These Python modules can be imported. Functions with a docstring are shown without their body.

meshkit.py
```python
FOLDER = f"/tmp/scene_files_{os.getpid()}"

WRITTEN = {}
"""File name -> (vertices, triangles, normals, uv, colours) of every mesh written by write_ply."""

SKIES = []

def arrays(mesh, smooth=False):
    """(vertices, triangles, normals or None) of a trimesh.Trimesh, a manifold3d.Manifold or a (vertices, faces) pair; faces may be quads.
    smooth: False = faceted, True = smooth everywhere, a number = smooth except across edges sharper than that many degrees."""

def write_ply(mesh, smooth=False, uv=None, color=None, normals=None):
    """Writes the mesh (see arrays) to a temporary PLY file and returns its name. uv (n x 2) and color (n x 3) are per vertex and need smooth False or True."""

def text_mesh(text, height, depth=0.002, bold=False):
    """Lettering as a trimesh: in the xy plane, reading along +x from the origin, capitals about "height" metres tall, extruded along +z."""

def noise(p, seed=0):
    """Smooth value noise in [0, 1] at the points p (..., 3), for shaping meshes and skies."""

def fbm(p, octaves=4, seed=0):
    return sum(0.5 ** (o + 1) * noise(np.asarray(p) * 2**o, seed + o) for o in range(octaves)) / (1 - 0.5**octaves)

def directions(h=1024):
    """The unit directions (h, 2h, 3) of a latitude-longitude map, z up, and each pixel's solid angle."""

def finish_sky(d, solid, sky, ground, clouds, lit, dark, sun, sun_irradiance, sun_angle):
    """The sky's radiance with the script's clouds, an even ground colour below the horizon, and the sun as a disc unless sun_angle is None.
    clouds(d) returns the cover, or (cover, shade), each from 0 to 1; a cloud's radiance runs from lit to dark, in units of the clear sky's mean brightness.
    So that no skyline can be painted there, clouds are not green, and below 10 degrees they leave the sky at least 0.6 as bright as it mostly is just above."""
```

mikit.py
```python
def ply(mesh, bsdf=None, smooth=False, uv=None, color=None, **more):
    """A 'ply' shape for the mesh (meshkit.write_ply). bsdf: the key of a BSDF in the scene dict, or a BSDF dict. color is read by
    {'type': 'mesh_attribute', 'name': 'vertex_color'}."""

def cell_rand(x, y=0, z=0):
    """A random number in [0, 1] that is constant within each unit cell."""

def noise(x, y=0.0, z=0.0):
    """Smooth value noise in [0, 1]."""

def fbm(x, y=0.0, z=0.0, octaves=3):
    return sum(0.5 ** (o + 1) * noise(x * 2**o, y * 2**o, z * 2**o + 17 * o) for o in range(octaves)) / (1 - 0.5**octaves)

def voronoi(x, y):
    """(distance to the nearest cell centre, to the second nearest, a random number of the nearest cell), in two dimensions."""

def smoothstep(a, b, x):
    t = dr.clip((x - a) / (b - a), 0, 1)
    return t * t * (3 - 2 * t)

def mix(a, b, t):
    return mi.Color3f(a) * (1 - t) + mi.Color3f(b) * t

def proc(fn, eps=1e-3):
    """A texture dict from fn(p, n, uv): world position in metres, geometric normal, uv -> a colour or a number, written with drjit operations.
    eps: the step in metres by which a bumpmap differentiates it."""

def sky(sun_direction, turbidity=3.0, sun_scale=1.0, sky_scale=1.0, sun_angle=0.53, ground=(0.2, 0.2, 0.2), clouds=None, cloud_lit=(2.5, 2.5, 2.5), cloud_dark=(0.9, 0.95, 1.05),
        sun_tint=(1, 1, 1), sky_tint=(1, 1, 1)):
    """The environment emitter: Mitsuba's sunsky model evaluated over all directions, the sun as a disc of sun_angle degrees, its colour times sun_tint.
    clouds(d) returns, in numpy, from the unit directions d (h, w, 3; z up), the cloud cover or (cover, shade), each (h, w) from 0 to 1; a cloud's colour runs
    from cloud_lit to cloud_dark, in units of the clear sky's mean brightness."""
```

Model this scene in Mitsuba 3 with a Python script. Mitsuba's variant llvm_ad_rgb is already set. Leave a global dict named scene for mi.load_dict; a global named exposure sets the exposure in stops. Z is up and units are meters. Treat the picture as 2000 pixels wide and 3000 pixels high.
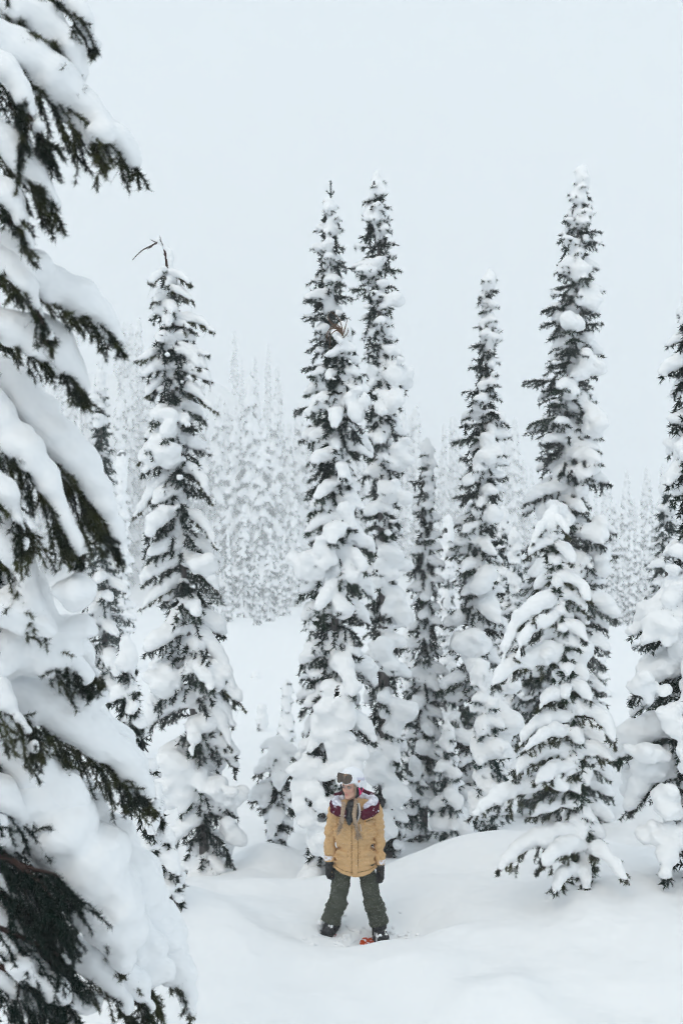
import math
import numpy as np
import mitsuba as mi
import mikit
import meshkit
import drjit as dr
from scipy import sparse

T = mi.ScalarTransform4f
scene, labels = {}, {}

# ------------------------------------------------------------------ camera, sky, exposure
CAM_Z, FPX = 4.27, 2917.0            # eye height; focal length in pixels of the 2000 x 3000 photograph (35 mm lens upright)
scene['camera'] = {
    'type': 'thinlens', 'fov_axis': 'y', 'fov': 2 * math.degrees(math.atan(1500 / FPX)),
    'to_world': T().look_at(origin=[0, 0, CAM_Z], target=[0, 1, CAM_Z], up=[0, 0, 1]),
    'aperture_radius': 0.008, 'focus_distance': 10.5, 'near_clip': 0.05, 'far_clip': 5000.0,
    'medium': {'type': 'ref', 'id': 'haze_air'}}
exposure = 2.47


def cloud_deck(d):
    n = meshkit.fbm(np.stack([d[..., 0] * 1.6, d[..., 1] * 1.6, d[..., 2] * 2.5], -1) + 5.0, 3, 4)
    return np.ones(d.shape[:2]), np.clip(0.12 + 0.35 * (n - 0.5) + 0.55 * np.clip(d[..., 2] / 0.5, 0, 1), 0, 1)


scene['sky_light'] = mikit.sky([-0.35, -0.55, 0.75], turbidity=3, sun_scale=0.12, sun_angle=40, clouds=cloud_deck,
                               cloud_lit=(1.215, 1.365, 1.485), cloud_dark=(1.0, 1.175, 1.30), ground=(0.75, 0.78, 0.8))
HAZE = 0.0026
scene['haze_air'] = {'type': 'homogeneous', 'albedo': {'type': 'rgb', 'value': [0.955, 0.96, 0.963]}, 'sigma_t': HAZE}
scene['haze'] = {'type': 'cube', 'to_world': T().translate([0, 330, 90]).scale([700, 420, 180]), 'bsdf': {'type': 'null'},
                 'interior': {'type': 'ref', 'id': 'haze_air'}}
labels['haze'] = {'label': 'pale winter fog hanging in the air over the snowfield', 'category': 'fog', 'kind': 'stuff'}


# ------------------------------------------------------------------ materials
def diffuse(c):
    return {'type': 'twosided', 'bsdf': {'type': 'diffuse', 'reflectance': {'type': 'rgb', 'value': list(c)}}}


def plain(c, rough=0.6, **k):
    return {'type': 'twosided', 'bsdf': {'type': 'principled', 'base_color': {'type': 'rgb', 'value': list(c)}, 'roughness': rough, **k}}


scene['m_snow'] = diffuse((0.90, 0.915, 0.93))
scene['m_snow_ground'] = {'type': 'bumpmap', 'arbitrary': mikit.proc(lambda p, n, uv: mikit.fbm(p.x * 9, p.y * 9, p.z * 9, 4), eps=0.006), 'scale': 0.028,
                          'bsdf': diffuse((0.90, 0.915, 0.93))}
scene['m_needle_dark'] = diffuse((0.006, 0.016, 0.012))
scene['m_needle_green'] = diffuse((0.013, 0.030, 0.017))
scene['m_needle_near'] = {'type': 'twosided', 'bsdf': {'type': 'diffuse', 'reflectance': mikit.proc(
    lambda p, n, uv: mikit.mix((0.012, 0.020, 0.014), (0.055, 0.060, 0.022), mikit.smoothstep(0.35, 0.75, mikit.fbm(p.x * 9, p.y * 9, p.z * 9))))}}
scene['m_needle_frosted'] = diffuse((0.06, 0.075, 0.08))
scene['m_needle_teal'] = diffuse((0.010, 0.030, 0.027))
scene['m_needle_olive'] = diffuse((0.045, 0.048, 0.018))
scene['m_bark'] = {'type': 'twosided', 'bsdf': {'type': 'diffuse', 'reflectance': mikit.proc(
    lambda p, n, uv: mikit.mix((0.05, 0.045, 0.045), (0.16, 0.15, 0.15), mikit.fbm(p.x * 22, p.y * 22, p.z * 7)))}}
scene['m_twig_brown'] = diffuse((0.11, 0.065, 0.04))
scene['m_twig'] = diffuse((0.045, 0.027, 0.023))


def cloth(dark, lite, snow=0.0, f=60):
    """Woven cloth: slight tone changes and, where it snows on it, fine white flecks."""
    def fn(p, n, uv):
        c = mikit.mix(dark, lite, mikit.fbm(p.x * f, p.y * f, p.z * f))
        fleck = mikit.smoothstep(0.80 - 0.1 * snow, 0.9, mikit.noise(p.x * 210, p.y * 210, p.z * 210))
        return mikit.mix(c, (0.8, 0.82, 0.85), fleck * min(1.0, 0.8 * snow))
    return {'type': 'twosided', 'bsdf': {'type': 'principled', 'base_color': mikit.proc(fn), 'roughness': 0.85, 'specular': 0.2, 'sheen': 0.2}}


def dusted(c, lo, hi):
    """Cloth with snow blown onto it in patches."""
    def fn(p, n, uv):
        k = mikit.smoothstep(lo, hi, mikit.fbm(p.x * 38, p.y * 38, p.z * 38 + 3))
        return mikit.mix(c, (0.78, 0.79, 0.86), k)
    return {'type': 'twosided', 'bsdf': {'type': 'diffuse', 'reflectance': mikit.proc(fn)}}


scene['m_jacket'] = cloth((0.48, 0.295, 0.135), (0.61, 0.40, 0.205), 0.4)
scene['m_trousers'] = cloth((0.028, 0.033, 0.022), (0.054, 0.062, 0.042), 0.7)
scene['m_hood'] = dusted((0.085, 0.012, 0.028), 0.66, 0.82)
scene['m_lining'] = dusted((0.50, 0.50, 0.60), 0.40, 0.60)
scene['m_lapel'] = diffuse((0.50, 0.47, 0.47))
scene['m_snowy_cuff'] = dusted((0.60, 0.42, 0.27), 0.36, 0.58)
scene['m_gaiter'] = plain((0.012, 0.014, 0.018), 0.35)
scene['m_skin'] = {'type': 'twosided', 'bsdf': {'type': 'principled', 'base_color': {'type': 'mesh_attribute', 'name': 'vertex_color'}, 'roughness': 0.5, 'specular': 0.35}}
scene['m_hair'] = cloth((0.20, 0.14, 0.095), (0.50, 0.38, 0.28), 0.0, 90)
scene['m_helmet'] = plain((0.80, 0.82, 0.86), 0.35)
scene['m_strap'] = diffuse((0.62, 0.62, 0.74))
scene['m_badge'] = plain((0.42, 0.12, 0.035), 0.5)
scene['m_lens'] = {'type': 'twosided', 'bsdf': {'type': 'roughconductor', 'alpha': 0.06, 'specular_reflectance': {'type': 'rgb', 'value': [0.13, 0.105, 0.088]}}}
scene['m_black'] = plain((0.010, 0.011, 0.013), 0.7)
scene['m_black_grey'] = plain((0.03, 0.032, 0.036), 0.5)
scene['m_boot'] = cloth((0.010, 0.011, 0.013), (0.022, 0.023, 0.026), 0.6)
scene['m_pink'] = plain((0.82, 0.03, 0.20), 0.5)
scene['m_orange'] = plain((0.75, 0.30, 0.05), 0.6)
scene['m_seam'] = diffuse((0.20, 0.11, 0.045))
scene['m_zip'] = plain((0.55, 0.5, 0.5), 0.4)
scene['m_board'] = dusted((0.55, 0.07, 0.015), 0.52, 0.62)
scene['m_metal'] = plain((0.5, 0.5, 0.52), 0.35, metallic=0.8)


# ------------------------------------------------------------------ helpers: points, keys, meshes
def at(px, py, Y):
    """The point at depth Y (metres in front of the eye) that the photograph shows at pixel (px, py)."""
    return np.array([(px - 1000) / FPX * Y, Y, CAM_Z - (py - 1500) / FPX * Y])


used = set()


def numbered(name):
    key, i = name, 0
    while key in used:
        i += 1
        key = f'{name}_{i:03d}'
    used.add(key)
    return key


def thing(name, label=None, cat=None, group=None, kind=None):
    key = numbered(name)
    d = {k: v for k, v in (('label', label), ('category', cat), ('group', group), ('kind', kind)) if v}
    if d:
        labels[key] = d
    return key


def part(parent, name, mesh, bsdf, smooth=False, label=None, kind=None, normals=None, color=None, uv=None, **more):
    """ONE entry of the scene, keyed parent__name."""
    key = numbered(f'{parent}__{name}' if parent else name)
    v, f = mesh
    if len(f) == 0:
        return None
    if normals is not None:
        path = meshkit.write_ply((v, f), False, normals=normals)
        scene[key] = {'type': 'ply', 'filename': path, 'face_normals': False, 'bsdf': {'type': 'ref', 'id': bsdf}}
    else:
        scene[key] = mikit.ply((v, f), bsdf, smooth=smooth, color=color, uv=uv, **more)
    d = {k: x for k, x in (('label', label), ('kind', kind)) if x}
    if d:
        labels[key] = d
    return key


def unit(v):
    return v / (np.linalg.norm(v, axis=-1, keepdims=True) + 1e-12)


def join(meshes):
    vs, fs, o = [], [], 0
    for v, f in meshes:
        vs.append(v); fs.append(np.asarray(f) + o); o += len(v)
    return (np.vstack(vs), np.vstack(fs)) if vs else (np.zeros((0, 3)), np.zeros((0, 3), int))


def tube(pts, rad, sides=6):
    p = np.asarray(pts, float)
    t = unit(np.gradient(p, axis=0))
    a = unit(np.cross(t, np.where(np.abs(t[:, 2:]) < 0.9, [0, 0, 1.0], [1.0, 0, 0])))
    b, ang = np.cross(t, a), np.arange(sides) * 2 * np.pi / sides
    v = p[:, None] + np.broadcast_to(rad, len(p))[:, None, None] * (np.cos(ang)[None, :, None] * a[:, None] + np.sin(ang)[None, :, None] * b[:, None])
    i, j = np.meshgrid(np.arange(len(p) - 1), np.arange(sides), indexing='ij')
    q = np.stack([i * sides + j, i * sides + (j + 1) % sides, (i + 1) * sides + (j + 1) % sides, (i + 1) * sides + j], -1).reshape(-1, 4)
    v = np.vstack([v.reshape(-1, 3), p[:1], p[-1:]])
    c0, c1, j = len(v) - 2, len(v) - 1, np.arange(sides)
    e = (len(p) - 1) * sides
    caps = np.vstack([np.stack([j * 0 + c0, (j + 1) % sides, j], 1), np.stack([j * 0 + c1, e + j, e + (j + 1) % sides], 1)])
    return v, np.vstack([q[:, [0, 1, 2]], q[:, [0, 2, 3]], caps])


# ------------------------------------------------------------------ rounded masses: a field of soft blobs and its surface
class Field:
    """Blobs add exp(-distance / blend); the surface lies where the sum is 1. Remembers which blob's label is strongest."""

    def __init__(self, lo, hi, h, blend):
        self.lo, self.h, self.b = np.asarray(lo, float) - 2 * h, h, blend
        self.n = np.ceil((np.asarray(hi) + 2 * h - self.lo) / h).astype(int) + 1
        self.F, self.best, self.lab = np.full(self.n, 1e-6, np.float32), np.zeros(self.n, np.float32), np.zeros(self.n, np.int16)

    def _box(self, lo, hi):
        a = np.clip(np.floor((lo - self.lo) / self.h).astype(int), 0, self.n)
        b = np.clip(np.ceil((hi - self.lo) / self.h).astype(int) + 1, 0, self.n)
        if np.any(b <= a):
            return None, None
        ax = [((np.arange(a[k], b[k]) * self.h + self.lo[k]).astype(np.float32)).reshape([-1 if j == k else 1 for j in range(3)]) for k in range(3)]
        return tuple(slice(a[k], b[k]) for k in range(3)), ax

    def _add(self, s, d, lab, sign=1):
        w = np.exp(-np.clip(d / self.b, -12, 12))
        if sign < 0:
            self.F[s] /= (1 + w)
            return
        w = np.where(d > 5 * self.b, 0, w)
        self.F[s] += w
        m = w > self.best[s]
        self.best[s] = np.where(m, w, self.best[s])
        self.lab[s] = np.where(m, lab, self.lab[s])

    def blob(self, c, r, rz=None, lab=0, sign=1, ry=None):
        rz, ry = rz or r, ry or r
        ext = np.array([r, ry, rz]) + 5 * self.b
        s, ax = self._box(c - ext, c + ext)
        if s is None:
            return
        q = np.sqrt(((ax[0] - c[0]) / r) ** 2 + ((ax[1] - c[1]) / ry) ** 2 + ((ax[2] - c[2]) / rz) ** 2)
        self._add(s, (q - 1) * min(r, rz, ry), lab, sign)

    def cone(self, a, b, ra, rb, lab=0, sign=1):
        """A rounded cone from a (radius ra) to b (radius rb)."""
        a, b = np.asarray(a, float), np.asarray(b, float)
        m = max(ra, rb) + 5 * self.b
        s, ax = self._box(np.minimum(a, b) - m, np.maximum(a, b) + m)
        if s is None:
            return
        u = b - a
        L = u @ u + 1e-12
        t = np.clip(((ax[0] - a[0]) * u[0] + (ax[1] - a[1]) * u[1] + (ax[2] - a[2]) * u[2]) / L, 0, 1)
        d = np.sqrt((ax[0] - a[0] - t * u[0]) ** 2 + (ax[1] - a[1] - t * u[1]) ** 2 + (ax[2] - a[2] - t * u[2]) ** 2) - (ra + (rb - ra) * t)
        self._add(s, d, lab, sign)

    def warp(self, fn):
        """fn(points) gives by how many metres the surface moves outwards there."""
        idx = np.nonzero((self.F > 0.02) & (self.F < 50))
        p = np.stack(idx, 1) * self.h + self.lo
        self.F[idx] *= np.exp(np.clip(fn(p) / self.b, -8, 8)).astype(np.float32)

    def surface(self):
        """(vertices, triangles, normals, label of each triangle) by surface nets."""
        G = np.log(np.maximum(self.F, 1e-6))
        inside = G > 0
        cnt = np.zeros(np.array(G.shape) - 1, np.int8)
        corner = {}
        for i in (0, 1):
            for j in (0, 1):
                for k in (0, 1):
                    sl = tuple(slice(o, o + s - 1) for o, s in zip((i, j, k), G.shape))
                    corner[i, j, k] = sl
                    cnt += inside[sl]
        act = (cnt > 0) & (cnt < 8)
        idx = np.argwhere(act)
        num = np.full(act.shape, -1, np.int64)
        num[act] = np.arange(len(idx))
        acc, c = np.zeros((len(idx), 3)), np.zeros(len(idx))
        g = {k: G[tuple((idx + np.array(k)).T)] for k in corner}
        for k1 in corner:
            for axis in range(3):
                if k1[axis] == 0:
                    k2 = tuple(1 if a == axis else v for a, v in enumerate(k1))
                    x = (g[k1] > 0) != (g[k2] > 0)
                    t = np.where(x, g[k1] / np.where(x, g[k1] - g[k2], 1), 0)
                    pos = np.array(k1, float)[None].repeat(len(idx), 0)
                    pos[:, axis] += t
                    acc += pos * x[:, None]
                    c += x
        v = (idx + acc / c[:, None]) * self.h + self.lo
        faces = []
        for axis in range(3):
            a = [slice(1, -1)] * 3
            a[axis] = slice(0, -1)
            b = [slice(1, -1)] * 3
            b[axis] = slice(1, None)
            A, B = inside[tuple(a)], inside[tuple(b)]
            e = np.argwhere(A != B)
            if not len(e):
                continue
            flip = A[tuple(e.T)]
            base = e + np.array([0 if k == axis else 1 for k in range(3)])
            o1, o2 = (axis + 1) % 3, (axis + 2) % 3
            d1, d2 = np.eye(3, dtype=int)[o1], np.eye(3, dtype=int)[o2]
            q = np.stack([num[tuple((base - s1 * d1 - s2 * d2).T)] for s1, s2 in ((1, 1), (0, 1), (0, 0), (1, 0))], 1)
            q = np.where(flip[:, None], q, q[:, ::-1])
            faces.append(q)
        q = np.vstack(faces)
        q = q[(q >= 0).all(1)]
        f = np.vstack([q[:, [0, 1, 2]], q[:, [0, 2, 3]]])
        n = np.zeros_like(v)
        fn = np.cross(v[f[:, 1]] - v[f[:, 0]], v[f[:, 2]] - v[f[:, 0]])
        for k in range(3):
            np.add.at(n, f[:, k], fn)
        cell = np.clip(np.round((v - self.lo) / self.h).astype(int), 0, self.n - 1)
        lab = self.lab[tuple(cell.T)]
        fl = np.concatenate([lab[q[:, 0]], lab[q[:, 0]]])
        return v, f, unit(n), fl


def pieces(v, f, n, fl, least=24):
    """The surface by label, each connected piece on its own."""
    for k in np.unique(fl):
        ff = f[fl == k]
        u, inv = np.unique(ff, return_inverse=True)
        inv = inv.reshape(-1, 3)
        e = np.vstack([inv[:, [0, 1]], inv[:, [1, 2]]])
        _, comp = sparse.csgraph.connected_components(sparse.coo_matrix((np.ones(len(e)), (e[:, 0], e[:, 1])), (len(u), len(u))), directed=False)
        cf = comp[inv[:, 0]]
        for c in np.unique(cf):
            g = inv[cf == c]
            if len(g) < least:
                continue
            w, inv2 = np.unique(g, return_inverse=True)
            yield k, v[u[w]], inv2.reshape(-1, 3), n[u[w]]


# ------------------------------------------------------------------ boughs
def interp_line(p, t):
    s = np.linspace(0, 1, len(p))
    return np.stack([np.interp(t, s, p[:, k]) for k in range(3)], -1)


def bough_shape(rng, base, az, L, e0, e1, twig_len=0.45, twig_gap=0.07, hang=0.3, wide=50):
    """Axis points and side twigs of one bough: from elevation e0 at the trunk to e1 at the tip (radians)."""
    n = 9
    t = np.linspace(0, 1, n)
    e = e0 + (e1 - e0) * t ** 1.1
    a = az + np.cumsum(rng.normal(0, 0.07, n))
    step = L / (n - 1)
    d = np.stack([np.cos(e) * np.cos(a), np.cos(e) * np.sin(a), np.sin(e)], 1)
    axis = base + np.vstack([[0, 0, 0], np.cumsum(d[:-1] * step, 0)])
    twigs = []
    k = max(3, int(0.85 * L / twig_gap))
    for i, s in enumerate(np.linspace(0.14, 0.97, k)):
        p = interp_line(axis, s)
        dd = d[min(n - 1, int(s * (n - 1)))]
        for side in (-1, 1):
            if rng.random() < 0.12:
                continue
            ang = side * math.radians(wide + rng.normal(0, 10))
            w = np.array([dd[0] * math.cos(ang) - dd[1] * math.sin(ang), dd[0] * math.sin(ang) + dd[1] * math.cos(ang), dd[2]])
            ll = (L * twig_len * (1 - s) ** 0.75 * min(1, 0.45 + 2.2 * s) + 0.05) * rng.uniform(0.65, 1.2)
            w[2] -= hang * rng.uniform(0.3, 1.2)
            w = unit(w)
            w2 = unit(w + [0, 0, -hang * rng.uniform(0.5, 1.5)])
            twigs.append(np.array([p, p + w * ll * 0.5, p + w * ll * 0.5 + w2 * ll * 0.5]))
    return axis, twigs


def needle_mesh(rng, lines, gap, length, width, per=4, core=0.006):
    """Needle brushes along the polylines, as loose triangles, round a thin stem."""
    P, D = [], []
    for l in lines:
        seg = np.linalg.norm(np.diff(l, axis=0), axis=1)
        cum = np.concatenate([[0], np.cumsum(seg)])
        s = np.arange(gap * rng.uniform(0.2, 1), cum[-1] + gap * 0.3, gap)
        s = np.minimum(s, cum[-1])
        P.append(np.stack([np.interp(s, cum, l[:, k]) for k in range(3)], 1))
        i = np.clip(np.searchsorted(cum, s, side='right') - 1, 0, len(seg) - 1)
        D.append(unit(np.diff(l, axis=0))[i])
    P, D = np.repeat(np.vstack(P), per, 0), np.repeat(np.vstack(D), per, 0)
    m = len(P)
    r = unit(rng.normal(size=(m, 3)))
    side = unit(np.cross(D, r))
    tilt = rng.uniform(0.35, 0.95, m)[:, None]
    out = unit(D * (1.15 - tilt) + side * tilt)
    ln = length * rng.uniform(0.6, 1.25, m)[:, None]
    w = np.cross(out, unit(rng.normal(size=(m, 3))))
    w = unit(w) * width * 0.5
    P = P + rng.normal(0, gap * 0.3, (m, 1)) * D
    v = np.stack([P - w, P + w, P + out * ln], 1).reshape(-1, 3)
    f = np.arange(3 * m).reshape(-1, 3)
    ms = [(v, f)]
    if core:
        for l in lines:
            ms.append(tube(l, np.linspace(core, core * 0.4, len(l)), 3))
    return join(ms)


def snow_on(F, rng, axis, twigs, sr, lab, t0=0.05, t1=0.92, fingers=0.75, width=1.0):
    """A pillow of snow along a bough's axis with fingers out along its twigs."""
    L = np.linalg.norm(np.diff(axis, axis=0), axis=1).sum()
    half = max(0.03, 0.8 * np.mean([np.linalg.norm(t[-1] - t[0]) for t in twigs])) if twigs else 0.1
    m = max(3, int((t1 - t0) * L / (0.55 * sr)))
    for t in np.linspace(t0, t1, m):
        prof = 0.55 + 0.75 * math.sin(math.pi * min(1, 0.22 + 0.78 * t)) ** 0.8
        r = sr * prof * rng.uniform(0.75, 1.25)
        c = interp_line(axis, t) + [rng.normal(0, 0.12 * r), rng.normal(0, 0.12 * r), 0.85 * r]
        rh = max(r, min(0.62 * half * (1 - t) ** 0.4 * width, 1.7 * r))
        F.blob(c, rh, r * 0.9, lab)
    for tw in twigs:
        if rng.random() > 0.88:
            continue
        ll = np.linalg.norm(tw[-1] - tw[0])
        r0 = sr * rng.uniform(0.3, 0.52)
        for s in np.arange(0.1, fingers * rng.uniform(0.8, 1.15), max(0.1, 0.7 * r0 / ll)):
            r = r0 * (1.1 - 0.5 * s)
            F.blob(interp_line(tw, min(s, 1)) + [0, 0, r * 0.95], r, r * 0.85, lab)


def lumpy(amp, freq, seed):
    def fn(p):
        return amp * (2.4 * (meshkit.noise(p * freq, seed) - 0.5) + 1.2 * (meshkit.noise(p * freq * 2.3, seed + 1) - 0.5))
    return fn


def snow_parts(root, F, rng, amp=0.03, freq=5.0, seed=1):
    F.warp(lumpy(amp, freq, seed))
    v, f, n, fl = F.surface()
    for k, pv, pf, pn in pieces(v, f, n, fl):
        part(root, 'snow_clump', (pv, pf), 'm_snow', normals=pn)
    return len(f)


STAT = {}


def heaps(Y, *spots):
    """Extra snow caught on a tree: (px, py, radius in px) of each irregular heap on its near side."""
    def fn(F, trunk, radius, rng, root):
        for px, py, r in spots:
            R = r / FPX * Y
            c = at(px, py, Y)
            c[1] -= max(0.05, 0.6 * radius(c[2], -math.pi / 2) * math.sqrt(max(0.0, 1 - min(1, abs(c[0] - trunk(c[2])[0]) / radius(c[2], 0 if c[0] > trunk(c[2])[0] else math.pi)) ** 2)))
            for k in range(9):
                q = R * rng.uniform(0.24, 0.55)
                F.blob(c + rng.normal(0, 0.42 * R, 3) * [1, 0.6, 1.0], q * rng.uniform(0.9, 1.3), q * rng.uniform(0.8, 1.2), 900 + int(py))
    return fn



def tree(name, label, Y, prof, axis, kind='fir', gap=0.105, heavy=0.62, sr=0.053, seed=1, base_y=2600, detail=1.0, needle='m_needle_dark', bare_to=None,
         group=None, lumps=0.5, cap=True, e=None, extra=None, trunk_r=None, vox=None, skirt=1.0, right_snow=0.0, big=1.0, twig_gap=0.075, cover=0.58):
    """A snow-laden conifer. prof: (py, left px, right px) of the crown's outline at depth Y; axis: (py, px) of the trunk."""
    rng = np.random.default_rng(seed)
    root = thing(name, label, 'tree', group)
    prof, axis = np.array(sorted(prof), float), np.array(sorted(axis), float)
    top = min(prof[0, 0], axis[0, 0])
    zt = CAM_Z - (top - 1500) / FPX * Y
    zb = CAM_Z - (base_y - 1500) / FPX * Y
    py = lambda z: 1500 + (CAM_Z - z) / Y * FPX

    def trunk(z):
        return np.array([(np.interp(py(z), axis[:, 0], axis[:, 1]) - 1000) / FPX * Y, Y, z])

    def radius(z, az):
        y = py(z)
        c = np.interp(y, axis[:, 0], axis[:, 1])
        l, r = (c - np.interp(y, prof[:, 0], prof[:, 1])) / FPX * Y, (np.interp(y, prof[:, 0], prof[:, 2]) - c) / FPX * Y
        x = math.cos(az)
        side = r if x > 0 else l
        m = 0.5 * (max(l, 0.02) + max(r, 0.02))
        return max(0.03, side * x * x + m * (1 - x * x))

    H = zt - zb
    tr = trunk_r or 0.009 * H + 0.02
    zs = np.linspace(zb - 0.6, zt - 0.02, 24)
    part(root, 'trunk', tube([trunk(z) for z in zs], np.linspace(tr, 0.012, 24), 8), 'm_bark', smooth=True)
    Rm = max(max(radius(z, 0), radius(z, math.pi)) for z in zs[3:])
    h = vox or 0.0025 * Y
    xs = [trunk(z)[0] for z in zs]
    F = Field([min(xs) - Rm * 1.3 - 0.3, Y - Rm * 1.3 - 0.3, zb - 0.5], [max(xs) + Rm * 1.3 + 0.3, Y + Rm * 1.3 + 0.3, zt + 0.4], h, 0.4 * h + 0.004)
    bare = max(zb, CAM_Z - (bare_to - 1500) / FPX * Y) if bare_to else zb
    z, i, az = bare + 0.12, 0, rng.uniform(0, 6)
    sector = lambda zz, a: int(max(0, zz - zb) / 0.62) * 3 + (0 if math.cos(a) < -0.3 else 1 if math.cos(a) < 0.4 else 2)
    ntri = 0
    while z < zt - 0.05:
        frac = (z - zb) / H
        az += 2.4 + rng.normal(0, 0.35)
        a = az % (2 * math.pi)
        back = math.sin(a) > 0.35               # on the far side of the trunk
        R = radius(z, a)
        L = R * rng.uniform(0.7, 1.15)
        if kind == 'fir':
            e0, e1 = (e or (0.12, -0.55))
            e0, e1 = e0 * (0.2 + frac) + rng.normal(0, 0.12), e1 * (1.5 - 1.25 * frac) + rng.normal(0, 0.2)
            hang, wide, tl = 0.2 + 0.35 * (1 - frac), 44, 0.56
        else:
            e0, e1 = (e or (-0.05, -1.0))
            e0, e1 = e0 + rng.normal(0, 0.15), e1 * (1.25 - 0.7 * frac) + rng.normal(0, 0.18)
            hang, wide, tl = 0.55, 46, 0.46
        Lc = L / max(0.5, math.cos(0.5 * (e0 + e1)))
        base = trunk(min(z - Lc * math.sin(0.5 * min(e1, 0)) * 0.6, zt - 0.03))
        ax, tw = bough_shape(rng, base, a, Lc, e0, e1, tl, twig_gap / detail, hang, wide)
        hangs = []
        for s in rng.uniform(0.1, 0.9, int(skirt * Lc * (9 if not back else 3))):      # twigs that hang under the bough
            p = interp_line(ax, s)
            w = unit(np.array([rng.normal(0, 0.35) + 0.3 * math.cos(a), rng.normal(0, 0.35) + 0.3 * math.sin(a), -1.0]))
            ll = rng.uniform(0.07, 0.2) * (0.7 + 0.5 * min(1.5, Lc))
            hangs.append(np.array([p, p + w * ll * 0.6, p + w * ll + [0, 0, -0.02]]))
        # snow comes in patches: whole groups of boughs are loaded or have shed
        pn = float(meshkit.noise(np.array([z * 1.5, math.cos(a) * 1.1 + seed, math.sin(a) * 1.1]), seed)) + right_snow * math.cos(a) + 0.2 * (0.5 - frac) + rng.normal(0, 0.1)
        load = (pn - (0.5 - 0.55 * (cover - 0.5))) * 3.2
        nm = needle_mesh(rng, [ax] + tw + hangs, 0.024 / detail, 0.055 * (0.6 + 0.4 / detail), 0.016 / detail ** 0.5, 4 if not back else 2, 0.005)
        part(root, 'bough', nm, needle if rng.random() > 0.3 else ('m_needle_green' if needle == 'm_needle_dark' else needle))
        ntri += len(nm[1])
        sc = math.sqrt(max(0.25, min(2.2, L / 0.45))) * big * (0.75 + 0.6 * (1 - frac))
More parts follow.
